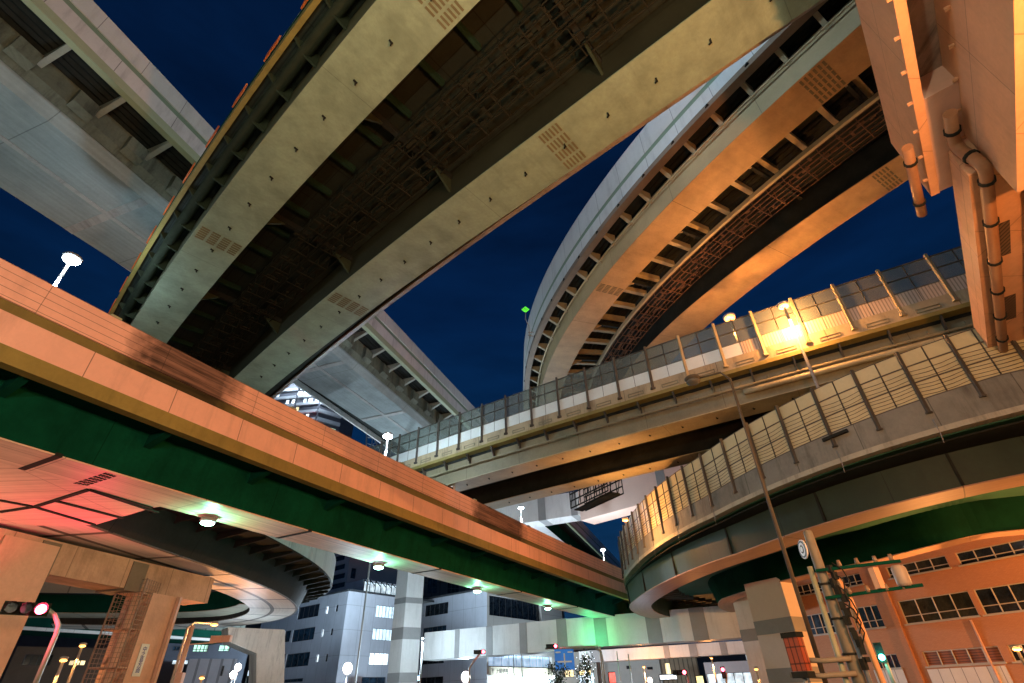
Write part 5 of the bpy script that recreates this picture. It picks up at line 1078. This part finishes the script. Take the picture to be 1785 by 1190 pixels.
# ------------------------------------------------------------------ utility pole cluster on the right
def upole():
    t = thing('utility_pole', 'pale concrete utility pole with crossarms and a transformer can before the brick building', 'utility pole', (0, 0, 0))
    d0 = 14.5; top = at(1408, 928, d0); base = np.array([top[0], top[1], 0]); t.location = base; WL[t] = base
    z_ = lambda y, x=1440: zat(x, y, base)
    fw2 = np.array([-base[0], -base[1], 0]); fw2 /= np.linalg.norm(fw2); rt2 = np.array([-fw2[1], fw2[0], 0]); rt2 = rt2 if rt2[0] > 0 else -rt2
    Q = lambda r_, f_, z: base + rt2 * r_ + fw2 * f_ + np.array([0, 0, z])
    UC = mat('pale_utility_concrete', (.20, .195, .155), .7, .15, 1.0, streak=.2)
    m = MB(); m.tube([base, top], [.145, .10], 12); m.ball(top, .10, .6, 12, 6); m.build('shaft', UC, t)
    GUA = mat('pale_green_guard', (.25, .29, .21), .5, .1)
    m = MB(); m.tube([Q(-.26, .06, 0), Q(-.20, .06, z_(985))], .06, 8); m.build('cable_guard', GUA, t)
    m = MB(); m.tube([Q(.20, .12, 0), Q(.16, .12, z_(1010))], .05, 8); m.build('cable_guard', mat('blue_grey_conduit', (.10, .13, .16), .5, .1), t)
    m = MB(); m.tube([Q(.46, .10, 0), Q(.36, .10, z_(1035, 1470)), Q(.22, .06, z_(1000, 1440))], .06, 8); m.build('conduit', mat('orange_tan_conduit', (.72, .38, .18), .5, .1), t)
    for y0, y1, r1 in ((995, 988, 1.55), (1044, 1032, 1.75)):
        m = MB(); m.bar(Q(-.1, .18, z_(y0)), Q(r1, .22, z_(y1, 1500)), .06); m.build('crossarm', GREENST, t)
        for r2 in (.4, .75, 1.1, 1.4): m = MB(); m.tube([Q(r2, .20, z_(y0) + .03), Q(r2, .20, z_(y0) + .16)], [.05, .035], 8); m.build('insulator', MATS.get('brown_insulator') or mat('brown_insulator', (.20, .15, .10), .3, .1), t)
    zc0, zc1 = z_(1030, 1515), z_(994, 1505)
    m = MB(); m.tube([Q(1.45, .2, zc0), Q(1.45, .2, zc0 + .06), Q(1.45, .2, zc1 - .06), Q(1.45, .2, zc1)], [.11, .14, .14, .10], 12); m.build('transformer_can', mat('grey_can', (.30, .27, .23), .5, .1), t)
    m = MB(); m.box(Q(1.0, .22, zc0), .15, .14, zc1 - zc0, .3); m.build('switch_box', STEELO, t)
    m = MB(); rs = random.Random(3)
    for k in range(14):
        z = z_(1000 + k * 13, 1445 + k * 3); m.box(Q(.16 + rs.random() * .12, .18, z), .10, .10, .08 + rs.random() * .12, rs.random())
    for k in range(3): z = z_(1020 + k * 62); m.tube([Q(0, 0, z), Q(0, 0, z + .04)], .15, 12)
    m.build('clamp', DARK, t)
    m = MB(); rs = random.Random(6)
    for k in range(6):
        z = z_(985 + k * 17, 1440 + k * 4); x = .15 + rs.random() * .15; pp2 = [Q(x, .2, z), Q(x + .15, .26, z - .15), Q(x + .05 + rs.random() * .2, .24, z - .40), Q(x + .1, .2, z - .6)]; m.tube(pp2, .016, 5, cap=False)
    m.build('hanging_cable', DARK, t)
    nd = rt2 * -.93 + fw2 * .42; c3 = Q(-.20, .12, z_(958, 1408)); dsc = MB(); dsc.disc(c3, nd, .21, .03, 18); dsc.build('round_plate', SIGNW, t)
    for ra, mt in ((.185, INKD), (.15, SIGNW), (.09, INKD), (.06, SIGNW)):
        dsc = MB(); dsc.tube([c3 + nd * (.031 + .0006 / ra), c3 + nd * (.032 + .0012 / ra)], ra, 18); dsc.build('plate_ring', mt, t)
    m = MB()
    for y_, l_ in ((1150, -1.0), (1176, -1.25)):
        m = MB(); z = z_(y_, 1440); m.tube([Q(0, .2, z), Q(l_ * .5, .2, z - .02), Q(l_, .2, z + .02)], .05, 8); m.build('bracket_arm', UC, t)
    return base
ub_ = upole()
sgp = at(1390, 1140, 14.0); tsg = thing('signal_lantern', 'side view of a rust orange signal lantern before the cream pier', 'traffic signal', sgp)
m = MB(); m.box(sgp - np.array([0, 0, .3]), .2, .34, .6, .5); m.build('housing', mat('rust_orange_louvre', (.30, .07, .035), .5, .1, su=.12, sv=.3, sw=.03), tsg)
m = MB(); m.box(sgp + np.array([0, 0, .302]), .24, .38, .10, .5); m.build('cap', DARK, tsg); m = MB(); m.box(sgp - np.array([0, 0, .42]), .24, .38, .11, .5); m.build('cap', DARK, tsg)
m = MB(); q2 = sgp - np.array([0, 0, .42]); m.tube([q2, np.array([q2[0], q2[1], 0])], .05, 8); m.build('pole', GSTEEL, tsg)

# road-level poles and globe lamps
def globe(px, py, d, lab, r=.35, watts=300):
    p = at(px, py, d); t = thing('globe_lamp', lab, 'lamp', (p[0], p[1], 0), 'white globe lamps at street level'); m = MB(); m.tube([(p[0], p[1], 0), (p[0], p[1], p[2] - r)], .06, 6); m.build('pole', GSTEEL, t)
    m = MB(); m.ball(p, r, 1.1, 12, 8); m.build('globe', glow('globe_' + str(px), (1.0, .86, .78), 3.0), t)
    lamp_light(p + np.array([0, -r - .35, .3]), C_LED, watts, .2)
globe(606, 1165, 92, 'white globe lamp low before the pale office corner', .7, 40000); globe(415, 1163, 62, 'upper globe lamp beside the hammerhead pier', .3, 500); globe(407, 1176, 60, 'lower globe lamp beside the hammerhead pier', .3, 400); globe(812, 1180, 92, 'tall white globe lamp before the office shop front', .7, 26000)
globe(1133, 1186, 60, 'tiny white globe lamp under the beige building', .25, 500)
for px, d, yt, lab in ((1075, 62, 1135, 'thin pale pole left of the pair under the cross beam'), (1095, 60, 1140, 'thin pale pole right of the pair under the cross beam'), (895, 64, 1140, 'thin white flagpole before the shop front'), (909, 63, 1138, 'thick white flagpole before the shop front')):
    p = at(px, yt, d); t = MB(); t.tube([(p[0], p[1], 0), (p[0], p[1], p[2])], [.07, .05], 8); o = t.build('pole', GSTEEL); tag(o, lab, 'pole', 'thin poles under the cross beam')
p0 = at(305, 1190, 40); p1 = at(336, 1090, 40); t = MB(); t.tube([(p1[0], p1[1], 0), tuple(p1)], [.17, .13], 10); t.bar(p1 - np.array([0, 0, 1.0]), at(395, 1118, 40), .06); t.box(p1 - np.array([-.15, 0, 3.0]), .35, .3, .6); t.box(at(385, 1116, 40) - np.array([0, 0, .1]), 1.2, .3, .35); o = t.build('utility_pole', SALC); tag(o, 'salmon lit utility pole with an arm before the dark glazed block', 'utility pole')

# ------------------------------------------------------------------ small trees by the shops
LEAF = mat('dark_leaf', (.035, .06, .03), .7, .3, 2.0); BARK = mat('bark', (.10, .08, .06), .9, .2, 2.0)
def tree(px, py_top, d, lab, h=None, wd=1.3, seed=1):
    p = at(px, py_top, d); h = p[2]; t = thing('street_tree', lab, 'tree', (p[0], p[1], 0), 'dark street trees by the shops'); rnd = random.Random(seed)
    m = MB(); m.tube([(p[0], p[1], 0), (p[0] + .1, p[1], h * .5), (p[0], p[1], h * .9)], [.16, .11, .04], 8)
    for k in range(6): z = h * (.4 + .08 * k); a_ = k * 2.1; m.tube([(p[0], p[1], z), (p[0] + math.cos(a_) * wd * .7, p[1] + math.sin(a_) * wd * .7, z + .7)], [.05, .02], 5)
    m.build('trunk', BARK, t); m = MB()
    cl = [(p[0] + rnd.gauss(0, wd * .45), p[1] + rnd.gauss(0, wd * .45), h * (.35 + .62 * rnd.random())) for _ in range(26)]
    for c in cl:
        for _ in range(34):
            q = np.array(c) + np.array([rnd.gauss(0, .28), rnd.gauss(0, .28), rnd.gauss(0, .25)]); a_ = np.array([rnd.gauss(0, 1), rnd.gauss(0, 1), rnd.gauss(0, 1)]); a_ /= np.linalg.norm(a_); b_ = np.cross(a_, [rnd.random(), rnd.random(), 1.0]); b_ /= np.linalg.norm(b_) + 1e-6
            s1 = .09 + rnd.random() * .06; m.face([q - a_ * s1, q + b_ * s1 * .6, q + a_ * s1, q - b_ * s1 * .6])
    m.build('crown', LEAF, t); return t, cl
t1, cl1 = tree(968, 1158, 60, 'dark leafy street tree left of the blue direction sign', wd=1.1, seed=4); t2, cl2 = tree(1018, 1134, 62, 'taller dark street tree hung with tiny white lights', wd=.9, seed=9)
rnd = random.Random(5); TTL = glow('tiny_tree_light', (.85, .93, 1.0), 2.5)
for c in cl2:
    for _ in range(3): m = MB(); m.ball((c[0] + rnd.gauss(0, .3), c[1] + rnd.gauss(0, .3) - .5, c[2] + rnd.gauss(0, .5)), .04, 1, 5, 3); m.build('string_light', TTL, t2)

# ------------------------------------------------------------------ small lit shop signs at street level
for (x0, y0, x1, y1, d, col, st, lb) in ((1010, 1168, 1030, 1176, 100, (1.0, .75, .35), 1.5, 'small warm lit shop sign right of the taller tree'), (1062, 1172, 1074, 1190, 98, (.9, .15, .12), 1.2, 'narrow red lit shop sign near the thin poles'), (1150, 1176, 1180, 1184, 96, (.75, .88, 1.0), 2.0, 'long white lit shop sign under the brown shuttered building'), (1215, 1178, 1228, 1194, 94, (.95, .85, .4), 1.4, 'yellow lit shop sign left of the glowing shop front'), (716, 1178, 732, 1186, 100, (.4, .7, 1.0), 1.6, 'blue white lit sign beside the tall pier column'), (430, 1168, 444, 1178, 90, (.7, .85, 1.0), 1.4, 'pale lit sign beyond the hammerhead pier')):
    a, b = at(x0, y1, d), at(x1, y1, d); z0, z1 = zat((x0 + x1) / 2, y1, a), zat((x0 + x1) / 2, y0, a); rt_ = (b - a)[:2] / np.linalg.norm((b - a)[:2]); n_r = np.array([rt_[1], -rt_[0]])
    t = thing('shop_sign', lb, 'sign', (a[0], a[1], z0)); mb = MB(); r = [a[:2], b[:2], b[:2] - n_r * .3, a[:2] - n_r * .3]; mb.hexa([(p[0], p[1], z0) for p in r], [(p[0], p[1], z1) for p in r]); mb.build('sign_box', glow('sign_' + str(x0), col, st, True), t)
    mb = MB(); mb.bar((a[0], a[1], z0 - .05), (b[0], b[1], z0 - .05), .12); mb.bar((a[0], a[1], z1 + .05), (b[0], b[1], z1 + .05), .12); mb.bar((a[0], a[1], 0), (a[0], a[1], z1), .12); mb.build('frame', DARK, t)
